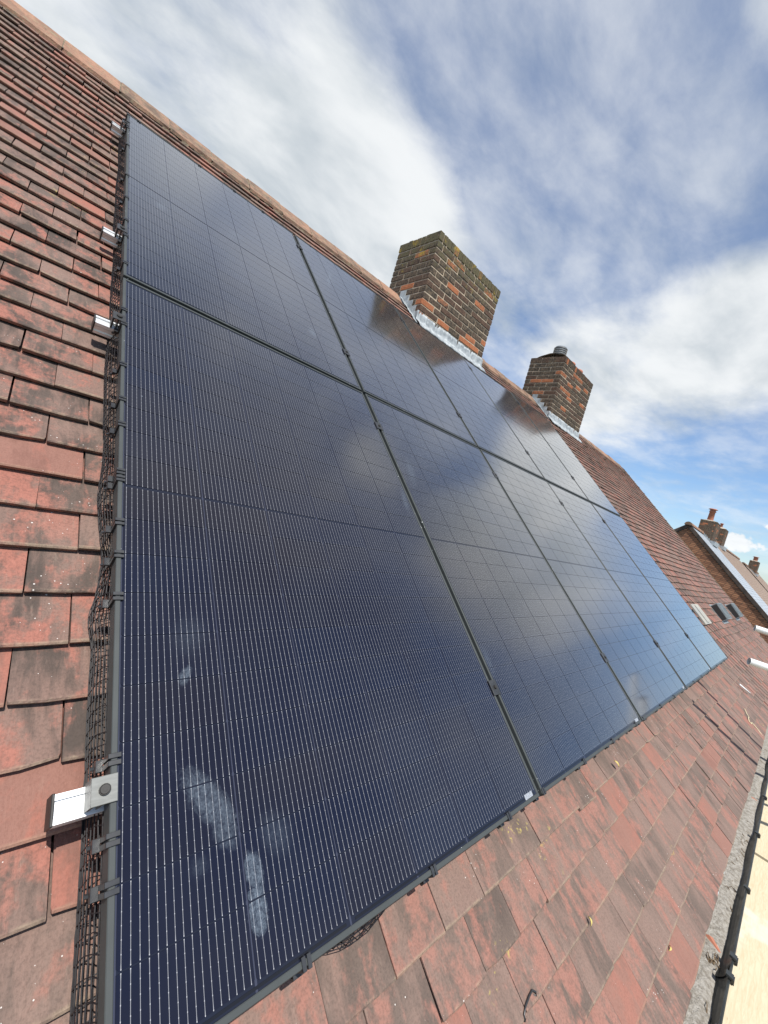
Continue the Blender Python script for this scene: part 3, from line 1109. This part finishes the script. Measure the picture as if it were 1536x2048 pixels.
def bracket_mesh(wide):
    mb = MB()
    pts = [(GY + math.cos(math.pi + math.pi * k / 10) * (GR + .003), GZ_ + math.sin(math.pi + math.pi * k / 10) * (GR + .003)) for k in range(11)]
    pts = [(GY - GR - .001 + .012, GZ_ + .014), (GY - GR - .010, GZ_ + .012), (GY - GR - .012, GZ_ - .004)] + pts
    for a, b in zip(pts[:-1], pts[1:]):
        d = Vector((0, b[0] - a[0], b[1] - a[1]))
        nrm = Vector((0, -d.z, d.y)).normalized() * .004
        P = [Vector((0, a[0], a[1])), Vector((0, b[0], b[1]))]
        V = []
        for xx in (-wide / 2, wide / 2):
            for q in P:
                V += [Vector((xx, q.y, q.z)) - nrm, Vector((xx, q.y, q.z)) + nrm]
        mb.add([(v_.x, v_.y - GY, v_.z - GZ_) for v_ in V], [(0, 1, 3, 2), (4, 6, 7, 5), (0, 2, 6, 4), (1, 5, 7, 3), (0, 4, 5, 1), (2, 3, 7, 6)])
    return mb.mesh('gutter_bracket', M_GUT)


BM, BMW = bracket_mesh(.016), bracket_mesh(.024)
for xx in (2.52, 3.16, 3.80, 4.55, 5.4, 6.3, 7.2, 8.1, 1.62, 0.8, -0.1):
    obj('gutter_bracket', BM, gutter, H((xx, GY, GZ_)))
for xx in (1.885, 1.995):
    obj('union_clip', BMW, gutter, H((xx, GY, GZ_)))
ub = MB()
for k in range(12):
    a0, a1 = math.pi + math.pi * k / 12, math.pi + math.pi * (k + 1) / 12
    for r_ in (GR + .004,):
        ub.add([(xx, math.cos(a) * r_, math.sin(a) * r_) for xx in (-.075, .075) for a in (a0, a1)], [(0, 1, 3, 2)])
for k in range(12):
    a0, a1 = math.pi + math.pi * k / 12, math.pi + math.pi * (k + 1) / 12
    ub.add([(xx, math.cos(a) * (GR - .0055), math.sin(a) * (GR - .0055)) for xx in (-.03, .03) for a in (a0, a1)], [(0, 1, 3, 2)])
obj('gutter_union', ub.mesh('gutter_union', M_GUT), gutter, H((1.94, GY, GZ_)))
# fascia, eaves strip under the tails
mb = MB().box(U0 - BASE.x, U1 - .05 - BASE.x, -.395 - BASE.y, -.375 - BASE.y, -.75 - BASE.z, -.535 - BASE.z)
hpart('fascia', mb, M_FASCIA)
e0, e1 = RP(0, -.675, WT - .028), RP(0, -.58, WT - .026)
mb = MB()
nseg = 60
for s in range(nseg):
    xa, xb = U0 + (U1 - U0) * s / nseg, U0 + (U1 - U0) * (s + 1) / nseg - .002
    jit = (rng.random() - .5) * .003
    mb.add([H(p) for p in ((xa, e0.y - .027 + jit, e0.z), (xb, e0.y - .027 + jit, e0.z), (xb, e1.y, e1.z), (xa, e1.y, e1.z),
                           (xa, e0.y - .027 + jit, e0.z - .004), (xb, e0.y - .027 + jit, e0.z - .004), (xb, e1.y, e1.z - .004), (xa, e1.y, e1.z - .004))],
           [(0, 1, 2, 3), (4, 7, 6, 5), (0, 4, 5, 1), (2, 6, 7, 3)])
hpart('eaves_strip', mb, M_TRAY)
# silt lying in the gutter
rs = random.Random(5)
NX = 620


def silt(a, b):
    xx = GX0 + .02 + (GX1 - GX0 - .04) * a
    yy = GY + .050 - .102 * b
    hh = .013 * math.sin(xx * 2.1) + .006 * math.sin(xx * 7.3 + 2) + rs.gauss(0, .0016)
    drop = max(0.0, (b - .55) / .45) * (.010 + .008 * math.sin(xx * 11) + rs.random() * .006)
    return (xx, yy, GZ_ - .029 + hh * .45 - drop - max(0, (xx - 3.6)) * .0)


sl = MB().grid(silt, NX, 9)
obj('silt', sl.mesh('silt', M_SILT), kind='stuff')

# ------------------------------------------------------------------ solar panels
PW, PH, PG = 1.134, 1.903, 0.020
CW, CHH = 0.1825, 0.0907
fr = MB()
lip = 0.0095
for (xa, xb, ya, yb) in ((0, PW, 0, lip), (0, PW, PH - lip, PH), (0, lip, lip, PH - lip), (PW - lip, PW, lip, PH - lip)):
    fr.box(xa, xb, ya, yb, -.0345, 0, .0012)
FRAME = fr.mesh('frame', M_FRAME)
BACK = MB().box(lip, PW - lip, lip, PH - lip, -.009, -.0026).mesh('backsheet', M_BACK)
ch_ = 0.0035
hx, hy = CW / 2, CHH / 2
poly = [(-hx + ch_, -hy), (hx - ch_, -hy), (hx, -hy + ch_), (hx, hy - .0003), (-hx, hy - .0003), (-hx, -hy + ch_)]
CELL = MB().prism(poly, 'z', -.0009, 0).mesh('cell', M_CELL)
CELL.materials.append(M_SHEATH)
for pg in CELL.polygons:          # cut edges of the wafer are matt
    if abs(pg.normal.z) < .5:
        pg.material_index = 1
cgx = 0.0030
mx = (PW - 6 * CW - 5 * cgx) / 2
RIB = MB().box(0, .351, .0128, .0168, -.0026, -.0020).mesh('ribbon', M_RIBB)
LABEL = MB().box(0, .046, 0, .013, 0, .0006)


def label_material():
    m, N, b = new_mat('printed_label')
    lp = N.n('ShaderNodeTexCoord').outputs['Object']
    x_, y_ = N.sep(lp)[:2]
    bars = N.math('GREATER_THAN', N.noise(N.comb(x_, 0.0, 0.0), 900.0, 2), 0.53)
    zone = N.math('GREATER_THAN', y_, 0.0065)
    txt = N.math('GREATER_THAN', N.noise(N.comb(x_, N.math('MULTIPLY', y_, 1.6), 0.0), 700.0, 2), 0.56)
    k = N.math('ADD', N.math('MULTIPLY', zone, bars), N.math('MULTIPLY', N.math('SUBTRACT', 1.0, zone), txt))
    S(N, b, 'Base Color', N.mix(k, (0.34, 0.36, 0.39), (0.03, 0.03, 0.04)))
    S(N, b, 'Roughness', 0.35)
    return m


LABEL = LABEL.mesh('label', label_material())
ORD = ('first', 'second', 'third', 'fourth', 'fifth')
PLAB = {(0, 0): 'nearest black solar panel with dusty boot prints, lower row beside the clamp on the left',
        (0, 4): 'last black solar panel of the lower row, farthest from the camera and mirroring blue sky',
        (1, 0): 'black solar panel at the upper left corner of the array, under the ridge',
        (1, 4): 'last black solar panel of the upper row, mirroring the farther chimney at its top corner'}
for rw in range(2):
    for k in range(5):
        lab = PLAB.get((rw, k)) or ('black solar panel, %s from the left in the %s' % (ORD[k], ('lower row', 'upper row under the chimneys')[rw]))
        u0, v0 = k * (PW + PG), rw * (PH + PG)
        p = thing('solar_panel', lab, 'solar panel', RP(u0, v0, rng.gauss(0, .0004)), (TH + rng.gauss(0, .0006), rng.gauss(0, .0006), 0), 'solar panels on the tiled roof')
        obj('frame', FRAME, p)
        obj('backsheet', BACK, p)
        for c in range(6):
            xx = mx + CW / 2 + c * (CW + cgx)
            for r in range(20):
                half = (PH / 2 - .0045 - CHH / 2 - (9 - r) * (CHH + .0021)) if r < 10 else (PH / 2 + .0045 + CHH / 2 + (r - 10) * (CHH + .0021))
                obj('cell', CELL, p, (xx, half, -.0016), (0, 0, 0 if r >= 10 else 0))
        for ua, ub_ in ((.02, .372), (.392, .742), (.762, 1.114)):
            obj('ribbon', RIB, p, (ua, 0, 0), (0, 0, 0))
        if rw == 0:
            obj('label', LABEL, p, (PW - .078, .0105, -.0018))

# ------------------------------------------------------------------ rails, clamps
RAILV = [0.325, 1.640, 2.270, 3.600]
RLAB = ['lowest aluminium mounting rail with its bright capped end under the big grey clamp',
        'second aluminium mounting rail from the bottom, near the top of the lower panels',
        'third aluminium mounting rail from the bottom, low under the upper panels',
        'topmost aluminium mounting rail, close under the ridge']
rail_sec = [(-.02, -.075), (.02, -.075), (.02, -.066), (.0175, -.062), (.0175, -.050), (.02, -.046), (.02, -.036), (.0115, -.036), (.0115, -.0405),
            (-.0115, -.0405), (-.0115, -.036), (-.02, -.036), (-.02, -.046), (-.0175, -.050), (-.0175, -.062), (-.02, -.066)]
AW = 5 * PW + 4 * PG
RAIL = MB().prism(rail_sec, 'x', -.064, AW + .05).mesh('mounting_rail', M_ALU)
cp = MB()
cp.box(-.0675, -.0635, -.0215, .0215, -.0765, -.0345, .001)
CAPM = cp.mesh('end_cap', M_CAP)
hk = MB().box(-.015, .015, -.05, .12, WT - .02, WT + .004).box(-.015, .015, -.028, -.021, WT, -.040)
HOOK = hk.mesh('roof_hook', M_STEEL)
for i, v in enumerate(RAILV):
    r = thing('mounting_rail', RLAB[i], 'mounting rail', RP(0, v, 0), ROOF_ROT, 'rails under the panels', data=RAIL)
    obj('end_cap', CAPM, r)
    for uu in (.55, 1.7, 2.9, 4.0, 5.2):
        obj('roof_hook', HOOK, r, (uu, 0, 0))


def bolt(mb, x, y, z, r):
    mb.tube([(x, y, z), (x, y, z + .004)], r, 14)
    mb.tube([(x, y, z + .004), (x, y, z + .0052)], [r * .92, r * .80], 14)


ec = MB()
ec.box(-.026, .0095, -.0195, .0195, .0006, .0040, .0006)
ec.box(-.026, -.021, -.0195, .0195, -.036, .0006)
ec.box(-.011, -.0085, -.0195, .0195, -.036, .0006)
ENDC = ec.mesh('end_clamp', M_CLAMP)
eb = MB()
bolt(eb, -.0085, 0, .004, .0080)
eb.tube([(-.0085, 0, .0092), (-.0085, 0, .0096)], .0034, 6)
ENDB = eb.mesh('bolt', M_CAP)
ENDC_B = ENDC.copy()
ENDC_B.materials[0] = M_BLACKM
ECL = ['large grey end clamp with black bolt on the lowest rail, at the left frame edge', 'black end clamp on the second rail from the bottom, left frame edge',
       'black end clamp on the third rail from the bottom, left frame edge', 'black end clamp on the topmost rail, left frame edge under the ridge']
for i, v in enumerate(RAILV):
    o = thing('end_clamp', ECL[i], 'clamp', RP(0, v + (.004 if i == 0 else 0), 0), ROOF_ROT, 'end clamps at the left edge of the array', data=ENDC if i == 0 else ENDC_B)
    obj('bolt', ENDB, o)
ENDR = MB().box(-.0095, .026, -.0195, .0195, .0006, .004, .0006).box(.021, .026, -.0195, .0195, -.036, .0006).mesh('end_clamp', M_BLACKM)
mc = MB()
mc.box(-.0215, .0215, -.025, .025, .0006, .0042, .0006)
mc.box(-.0085, .0085, -.020, .020, -.036, .0006)
MIDC = mc.mesh('mid_clamp', M_BLACKM)
bb = MB()
bolt(bb, 0, 0, .0042, .0065)
MIDB = bb.mesh('bolt', M_CAP)
RN = ['lowest rail', 'upper rail of the lower panels', 'lower rail of the upper panels', 'topmost rail']
for k in range(1, 5):
    for i, v in enumerate(RAILV):
        o = thing('mid_clamp', 'black mid clamp in %s panel seam from the left, %s' % (ORD[k - 1], RN[i]), 'clamp',
                  RP(k * (PW + PG) - PG / 2, v, 0), ROOF_ROT, 'mid clamps in the panel seams', data=MIDC)
        obj('bolt', MIDB, o)

# ------------------------------------------------------------------ black wire skirt round the array
rs = random.Random(3)


def profile_left(v):
    b1 = .0035 * math.sin(v * 5.3) + .0025 * math.sin(v * 13 + 1)
    b1 += .016 * math.exp(-((v - .66) / .045) ** 2) - .012 * math.exp(-((v - .80) / .04) ** 2) + .010 * math.exp(-((v - .98) / .07) ** 2)
    b1 += .004 + (.005 if v > 1.2 else 0)
    return b1


NP = 15


def left_pt(s, v):
    """s 0..1 down the mesh from the frame lip to the part tucked under"""
    b1 = profile_left(v)
    K = [(.004, -.030), (-.003 - b1 * .4, -.052), (-.007 - b1 * .75, -.078), (-.011 - b1 * .65, -.101), (-.008 - b1 * .3, -.110), (.020, -.111), (.045, -.112)]
    t = s * (len(K) - 1)
    i = min(int(t), len(K) - 2)
    f = t - i
    w = K[i][1] * (1 - f) + K[i + 1][1] * f
    return K[i][0] * (1 - f) + K[i + 1][0] * f, max(w, WT + .006)


mb = MB()
vs_ = [-.02 + k * .022 for k in range(int(3.86 / .022) + 1)]
for k in range(NP):
    s = k / (NP - 1)
    pts = []
    for v in [-.02 + q * .014 for q in range(int(3.86 / .014) + 1)]:
        u, w = left_pt(s, v)
        pts.append((u + rs.gauss(0, .0003), v, w + rs.gauss(0, .0003)))
    mb.tube(pts, .0011, 4)
for v in vs_:
    pts = []
    jit = rs.gauss(0, .002)
    for k in range(NP):
        u, w = left_pt(k / (NP - 1), v)
        pts.append((u, v + jit + .006 * math.sin(k * .55) + rs.gauss(0, .0006), w))
    mb.tube(pts, .0010, 4)
thing('wire_mesh_skirt', 'black wire bird mesh bulging down from the left edge of the array onto the tiles', 'wire mesh', RP(0, 0, 0), ROOF_ROT, 'bird mesh round the array', data=mb.mesh('wire_mesh_skirt', M_WIRE))
mb = MB()
us = [-.01 + k * .028 for k in range(int((AW + .02) / .028) + 1)]


def bot_pt(s, u):
    b1 = .004 + .004 * math.sin(u * 5.1 + 1) + .004 * math.sin(u * 13.7) + (.026 * math.sin(math.pi * (u - .34) / .20) if .34 < u < .54 else 0) + (.014 if 3.9 < u < 4.6 else 0)
    K = [(.005, -.031), (-.003 - b1 * .5, -.055), (-.006 - b1, -.085), (-.002 - b1 * .6, -.108), (.03, -.111)]
    t = s * (len(K) - 1)
    i = min(int(t), len(K) - 2)
    f = t - i
    return K[i][0] * (1 - f) + K[i + 1][0] * f, K[i][1] * (1 - f) + K[i + 1][1] * f


for k in range(9):
    pts = []
    for u in us:
        v, w = bot_pt(k / 8, u)
        pts.append((u, v + rs.gauss(0, .0006), w + warp(u, -.05) * .6))
    mb.tube(pts, .0009, 4)
for u in us:
    mb.tube([(u + .005 * math.sin(k * .6), bot_pt(k / 8, u)[0], bot_pt(k / 8, u)[1] + warp(u, -.05) * .6) for k in range(9)], .0010, 4)
thing('wire_mesh_skirt', 'black wire bird mesh showing as loops below the bottom edge of the array', 'wire mesh', RP(0, 0, 0), ROOF_ROT, 'bird mesh round the array', data=mb.mesh('wire_mesh_skirt', M_WIRE))

# clips that hold the mesh: two bands hooked round the frame lip and a tongue
cl = MB()
for dy in (-.0052, .0052):
    cl.box(-.0045, .0140, dy - .0036, dy + .0036, .0004, .0030, .0006)
    cl.box(-.0045, -.0008, dy - .0036, dy + .0036, -.034, .0028, .0006)
    cl.box(-.012, -.0008, dy - .0028, dy + .0028, -.037, -.033)
cl.box(-.0125, -.0040, -.009, .009, -.0345, -.0315, .0006)
cl.box(-.014, -.0115, -.009, .009, -.044, -.0315, .0006)
cl.tube([(-.006, 0, -.040), (-.016, .001, -.050)], .0035, 6)
CLIPM = cl.mesh('mesh_clip', M_CLIP)
LEFTV = [.205, .262, .369, .66, .758, .842, .968, .99, 1.155, 1.255, 1.407, 1.617, 1.70, 2.013, 2.235, 2.376, 2.606, 2.867, 3.282, 3.56, 3.66, 3.80]
NUM = ['1st', '2nd', '3rd', '4th', '5th', '6th', '7th', '8th', '9th', '10th', '11th', '12th', '13th', '14th', '15th', '16th', '17th', '18th', '19th', '20th', '21st', '22nd', '23rd', '24th']
lv = [v for v in LEFTV if abs(v - .325) > .03]
for i, v in enumerate(lv):
    thing('mesh_clip', 'black mesh clip on the left frame edge, %s counted up from the bottom' % NUM[i], 'clip', RP(0, v, 0), (TH, 0, 0), 'black clips holding the bird mesh', data=CLIPM)
BOTU = [.281, .614, .947, 1.164, 1.513, 1.845, 2.195, 2.335, 2.711, 3.067, 3.45, 3.751, 4.095, 4.548, 4.937, 5.458]
Rb = (Matrix.Rotation(TH, 3, 'X') @ Matrix.Rotation(math.pi / 2, 3, 'Z')).to_euler()
for i, u in enumerate(BOTU):
    thing('mesh_clip', 'black mesh clip on the bottom frame edge, %s from the left' % NUM[i], 'clip', RP(u, 0, 0), Rb, 'black clips holding the bird mesh', data=CLIPM)
Rt = (Matrix.Rotation(TH, 3, 'X') @ Matrix.Rotation(-math.pi / 2, 3, 'Z')).to_euler()
for i, u in enumerate((.06, .42, .66, .88, 1.30, 1.62, 2.05, 2.75, 3.30, 4.2, 5.1)):
    thing('mesh_clip', 'black mesh clip on the top frame edge, %s from the left' % NUM[i], 'clip', RP(u, 2 * PH + PG, 0), Rt, 'black clips holding the bird mesh', data=CLIPM)
Rr = (Matrix.Rotation(TH, 3, 'X') @ Matrix.Rotation(math.pi, 3, 'Z')).to_euler()
for i, v in enumerate((.55, 1.05, 1.2, 1.7, 2.4, 3.0, 3.5)):
    thing('mesh_clip', 'black mesh clip on the right frame edge, %s counted up from the bottom' % NUM[i], 'clip', RP(AW, v, 0), Rr, 'black clips holding the bird mesh', data=CLIPM)

# ------------------------------------------------------------------ small things lying about
def roof_tube(name, label, cat, pts, r, mat, n=6, group=None):
    c = Vector(pts[0])
    o = thing(name, label, cat, RP(*c), ROOF_ROT, group, data=MB().tube([Vector(p) - c for p in pts], r, n).mesh(name, mat, True))
    return o


ws = WT + .022
roof_tube('loose_clip', 'black plastic mesh clip dropped on the bare tiles near the gutter', 'clip',
          [(.905, -.330, ws - .002), (.912, -.334, ws), (.910, -.327, ws + .004), (.902, -.320, ws + .002), (.882, -.322, ws + .003), (.862, -.327, ws + .002), (.846, -.334, ws + .002), (.842, -.343, ws + .001), (.850, -.343, ws - .002)],
          .0022, M_CLIP)
roof_tube('string', 'pale looped piece of string on the far lower tiles', 'string',
          [(5.30, -.42, ws + .006), (5.24, -.455, ws + .006), (5.20, -.482, ws + .01), (5.14, -.478, ws + .012), (5.09, -.497, ws + .01), (5.11, -.524, ws + .008), (5.17, -.522, ws + .008), (5.19, -.55, ws + .008), (5.19, -.60, ws + .012), (5.18, -.652, ws + .014)], .003, M_STRING)
roof_tube('white_strip', 'short white plastic strip lying on the far tiles', 'strip', [(5.88, -.27, ws + .012), (6.06, -.385, ws + .014)], .009, M_WHITEP)


def leaf(u, v, s, yaw, mat, name, label, group=None, w=None):
    mb = MB()
    n = 6
    V = []
    for k in range(n + 1):
        t = k / n
        hw = s * .22 * math.sin(math.pi * min(1, t * .97 + .015)) ** .8
        z = .0035 + .006 * math.sin(t * 3.0)
        V += [(s * (t - .5), -hw, z + .003), (s * (t - .5), 0, z), (s * (t - .5), hw, z + .004)]
    F = []
    for k in range(n):
        for q in range(2):
            F.append((k * 3 + q, k * 3 + q + 1, k * 3 + 4 + q, k * 3 + 3 + q))
    mb.add(V, F)
    R3 = (Matrix.Rotation(TH, 3, 'X') @ Matrix.Rotation(yaw, 3, 'Z')).to_euler()
    return thing(name, label, 'leaf', RP(u, v, ws if w is None else w), R3, group, data=mb.mesh(name, mat))


leaf(1.248, -.336, .022, 1.2, M_YLEAF, 'fallen_leaf', 'small yellow leaf on the tiles, lowest of three below the array', 'fallen leaves on the tiles')
leaf(1.969, -.094, .035, 2.0, M_YLEAF, 'fallen_leaf', 'yellow leaf lying close under the bottom edge of the array', 'fallen leaves on the tiles')
leaf(1.63, -.56, .020, .3, M_YLEAF, 'fallen_leaf', 'tiny yellow leaf on the tiles nearest the gutter', 'fallen leaves on the tiles')
# litter in the gutter
for nm, lab, x_, y_, z_, rot in (('tile_shard', 'orange chip of broken clay tile standing in the silted gutter, farther one', 3.78, -.465, -.585, (.5, .3, .6)),
                                 ('tile_shard', 'brown chip of broken clay tile in the silted gutter, nearer one', 2.06, -.470, -.592, (.4, -.2, 1.0))):
    mb = MB().add([(-.035, -.012, 0), (.03, -.016, .002), (.038, .010, .001), (-.02, .016, 0), (-.03, -.010, .011), (.026, -.013, .013), (.031, .008, .012), (-.018, .012, .010)],
                  [(0, 3, 2, 1), (4, 5, 6, 7), (0, 1, 5, 4), (1, 2, 6, 5), (2, 3, 7, 6), (3, 0, 4, 7)])
    thing(nm, lab, 'tile chip', (x_, y_, z_), rot, 'chips of tile in the gutter', data=mb.mesh(nm, M_CLAY))
tw = MB()
rt = random.Random(8)
for x_ in [1.93 + .006 * k for k in range(10)] + [2.75, 2.8, 2.86, 2.95, 3.02, 3.05, 3.2, 3.32, 2.35, 2.6, 4.1, 4.2, 4.7, 5.1, 1.7, 1.5, 1.45, 2.5, 2.52, 2.9, 3.1, 3.12]:
    a = rt.random() * 3.1
    L = .015 + rt.random() * .035
    y_ = GY - .005 - rt.random() * .03
    z_ = GZ_ - .034 - rt.random() * .008
    tw.tube([(x_, y_, z_), (x_ + L * .5 * math.cos(a), y_ + .02 * math.sin(a), z_ + .008 + rt.random() * .01), (x_ + L * math.cos(a), y_ + L * .6 * math.sin(a), z_ + .004 + rt.random() * .012)], [.0022, .0016, .0008], 4)
obj('gutter_twigs', tw.mesh('gutter_twigs', M_TWIG), kind='stuff', label='dry twigs and moss caught in the gutter')

# ------------------------------------------------------------------ scaffold beside the eaves
def world_tube(name, label, cat, a, d, L, r, mat, group):
    d = Vector(d).normalized()
    n = 20
    mb = MB()
    ref = d.orthogonal().normalized()
    b = d.cross(ref)
    V = []
    for t, rr in ((0, r), (L, r), (L, r - .004), (0, r - .004)):
        for k in range(n):
            q = 2 * math.pi * k / n
            V.append(d * t + (ref * math.cos(q) + b * math.sin(q)) * rr)
    F = [(i * n + k, i * n + (k + 1) % n, ((i + 1) % 4) * n + (k + 1) % n, ((i + 1) % 4) * n + k) for i in range(4) for k in range(n)]
    mb.add(V, F)
    return thing(name, label, cat, a, (0, 0, 0), group, data=mb.mesh(name, mat, False))


world_tube('scaffold_tube', 'pale steel scaffold tube ending above the far verge, upper of the two', 'scaffold tube', (4.27, -.19, .50), (.33, -.94, -.02), 2.4, .0242, M_POLE, 'scaffold tubes at the eaves')
world_tube('scaffold_tube', 'pale steel scaffold tube ending above the far lower tiles, lower of the two', 'scaffold tube', (3.73, -.24, .30), (.50, -.86, -.03), 2.4, .0242, M_POLE, 'scaffold tubes at the eaves')
DZ = -1.0
ply = [(-.9, 'nearest'), (1.545, 'middle'), (4.02, 'far'), (6.475, 'farthest')]
PL = ['pale plywood sheet on the scaffold below the gutter, at the bottom corner', 'large pale plywood sheet on the scaffold along the gutter', 'pale plywood sheet beyond the joint, on the scaffold under the far gutter', 'last pale plywood sheet of the scaffold deck, at the far end']
for k, (xa, nm) in enumerate(ply):
    mb = MB().box(0, 2.44, -1.22, 0, -.018, 0, .0015)
    thing('plywood_sheet', PL[k], 'plywood', (xa + k * .004, -.42, DZ), (0, 0, 0), 'plywood sheets of the scaffold deck', data=mb.mesh('plywood_sheet', M_PLY))
# steel transoms and standards carrying the deck
for k, xx in enumerate((-.6, 1.4, 3.6, 5.8, 8.0)):
    mb = MB()
    mb.tube([(0, -1.55, -.045), (0, .05, -.045)], .0242, 10)
    mb.tube([(0, -1.40, GZ - DZ), (0, -1.40, .0)], .0242, 10)
    mb.tube([(0, .03, GZ - DZ), (0, .03, -.02)], .0242, 10)
    thing('scaffold', 'steel scaffold frame under the plywood deck, %s from the near end' % ORD[k], 'scaffold', (xx, -.50, DZ), (0, 0, 0), 'scaffold frames under the deck', data=mb.mesh('scaffold', M_POLE))


# ------------------------------------------------------------------ neighbouring houses along the same street
def neighbour(X0, L, zr, pitch, label, chims, roofmat, group):
    base = Vector((X0, YR, GZ))
    root = thing('neighbour_house', label, 'house', base, (0, 0, 0), group)
    tp = math.tan(pitch)
    half = 4.3
    ze = zr - half * tp

    def part(name, mb, mat, parent=root, **pr):
        return obj(name, mb.mesh(name, mat), parent, **pr)
    # gable wall core and body
    mb = MB().prism([(-half + .3, 0), (half - .3, 0), (half - .3, ze + .3 * tp - .15 - GZ), (0, zr - .16 - GZ), (-half + .3, ze + .3 * tp - .15 - GZ)], 'x', .0, L)
    wall = part('wall', mb, M_GJOINT)
    # brick courses of the gable, in real relief
    mb = MB()
    z = GZ + 3.0
    row = 0
    while z < zr - .2:
        hw = min(half - .3, (zr - .16 - z - .07) / tp)
        y = -hw
        if row % 2:
            y -= .1125
        while y < hw:
            ya, yb = max(y, -hw), min(y + .210, hw)
            if yb - ya > .03:
                mb.box(-.004 - rng.random() * .001, .03, ya, yb, z - GZ, z + .058 - GZ, rnd=rng.random())
            y += .225
        z += .075
        row += 1
    part('gable_bricks', mb, M_GABLE, wall, kind='stuff')
    # roof slopes with thickness
    t = .10
    c, s = math.cos(pitch), math.sin(pitch)
    for sg, nm, xlo, xhi in ((-1, 'roof', -.03, 5.4), (-1, 'adjoining_roof', 5.42, L + .03), (1, 'rear_roof', -.03, L + .06)):
        mb = MB()
        n = 40
        for k in range(n):
            a0, a1 = half * k / n, half * (k + 1) / n
            z0, z1 = zr - a0 * tp, zr - a1 * tp
            mb.add([(xx, sg * a, zz - GZ) for xx in (xlo, xhi) for a, zz in ((a0, z0 - .0), (a1, z1 + .014), (a1, z1 - .085), (a0, z0 - .085))],
                   [(0, 1, 5, 4), (1, 2, 6, 5), (2, 3, 7, 6), (0, 3, 2, 1), (4, 5, 6, 7)])
        part(nm, mb, roofmat if nm == 'roof' else M_ROOFTILE2)
    # barge boards, made deep and dark to take in the overhang's shade
    mb = MB()
    for sg in (-1, 1):
        mb.add([(xx, sg * a, zz - GZ) for xx in (-.050, -.032) for a, zz in ((0, zr + .02), (half, ze + .02), (half, ze - .17), (0, zr - .17))],
               [(0, 1, 2, 3), (7, 6, 5, 4), (0, 4, 5, 1), (2, 6, 7, 3), (1, 5, 6, 2), (0, 3, 7, 4)])
    part('barge_board', mb, M_FASCIA)
    mb = MB()
    nt = int((L + .3) / .33)
    for k in range(nt):
        pts = []
        xa = -.15 + k * .33
        n = 8
        for xx in (xa, xa + .32):
            for q in range(n):
                a = math.pi * q / (n - 1)
                pts.append((xx, math.cos(a) * .15, zr - .07 + math.sin(a) * .15 - GZ))
        mb.add(pts, [(q, q + 1, n + q + 1, n + q) for q in range(n - 1)] + [tuple(range(n)), tuple(range(2 * n - 1, n - 1, -1))], rnd=rng.random())
    part('ridge_tiles', mb, M_RIDGE, kind='stuff')
    for (xa, xb, ya, yb, zt, pots) in chims:
        cb = Vector((xa, ya, zr - 1.0))
        core = MB().box(.012, xb - xa - .012, .012, yb - ya - .012, 0, zt - .03 - cb.z)
        chm = obj('chimney', core.mesh('chimney', M_JOINT), root, cb - base)
        mb = MB()
        z = 0
        row = 0
        while z < zt - cb.z - .03:
            for (ax, a0, a1, fixed) in (('x', 0, xb - xa, 0), ('y', 0, yb - ya, 0), ('x', 0, xb - xa, yb - ya - .05), ('y', 0, yb - ya, xb - xa - .05)):
                q = a0 - (.1125 if row % 2 else 0)
                while q < a1:
                    qa, qb = max(q, a0), min(q + .213, a1)
                    if qb - qa > .03:
                        if ax == 'x':
                            mb.box(qa, qb, fixed, fixed + .05, z, z + .063, rnd=rng.random())
                        else:
                            mb.box(fixed - .001, fixed + .049, qa + .052 * (qa == a0), qb, z, z + .063, rnd=rng.random())
                    q += .225
            z += .075
            row += 1
        obj('bricks', mb.mesh('bricks', M_FARCHIM), chm, kind='stuff')
        cap = MB().add([(-.01, -.01, zt - cb.z - .03), (xb - xa + .01, -.01, zt - cb.z - .03), (xb - xa + .01, yb - ya + .01, zt - cb.z - .03), (-.01, yb - ya + .01, zt - cb.z - .03),
                        (.2, .15, zt - cb.z + .06), (xb - xa - .2, .15, zt - cb.z + .06), (xb - xa - .2, yb - ya - .15, zt - cb.z + .06), (.2, yb - ya - .15, zt - cb.z + .06)],
                       [(0, 1, 5, 4), (1, 2, 6, 5), (2, 3, 7, 6), (3, 0, 4, 7), (4, 5, 6, 7), (3, 2, 1, 0)])
        obj('cap', cap.mesh('cap', M_FLAUNCH), chm)
        for (px_, py_, rr, hh) in pots:
            pr = [(rr, 0), (rr * .9, hh * .72), (rr * 1.12, hh * .74), (rr * 1.12, hh * .80), (rr * .92, hh * .82), (rr * .92, hh * .9), (rr * 1.55, hh * .93), (rr * 1.1, hh), (.01, hh)]
            obj('chimney_pot', lathe(MB(), pr, 14).mesh('chimney_pot', M_CLAY, True), chm, (px_ - xa, py_ - ya, zt + .03 - cb.z))
        fl = MB()
        fl.box(-.02, xb - xa + .02, -.16, -.002, -.05 + 1.0 - (YR - ya) * tp - .02, 1.0 - (YR - ya) * tp + .13)
        for k in range(5):
            yy = k * .085
            zz = 1.0 - (YR - ya - yy) * tp
            fl.box(-.012, -.004, yy, yy + .087, zz - .1, zz + .14)
        obj('flashing', fl.mesh('flashing', M_LEAD), chm)
    return root


neighbour(22.0, 20.0, 2.90, math.radians(41.3), 'brick gabled house with a pale roof and two chimneys, just beyond the verge',
          [(25.0, 26.25, 3.19, 3.86, 3.53, [(25.35, 3.55, .13, .62)]), (30.0, 31.1, 3.42, 4.05, 3.80, [(30.3, 3.72, .07, .26)])], M_ROOF2, 'houses along the street')
neighbour(46.5, 16.0, 2.84, math.radians(42), 'distant brick gabled house with one chimney, behind the pale roof',
          [(49.6, 51.0, 2.98, 3.62, 3.40, [(50.0, 3.3, .16, .40), (50.5, 3.3, .14, .30)])], M_ROOFTILE2, 'houses along the street')
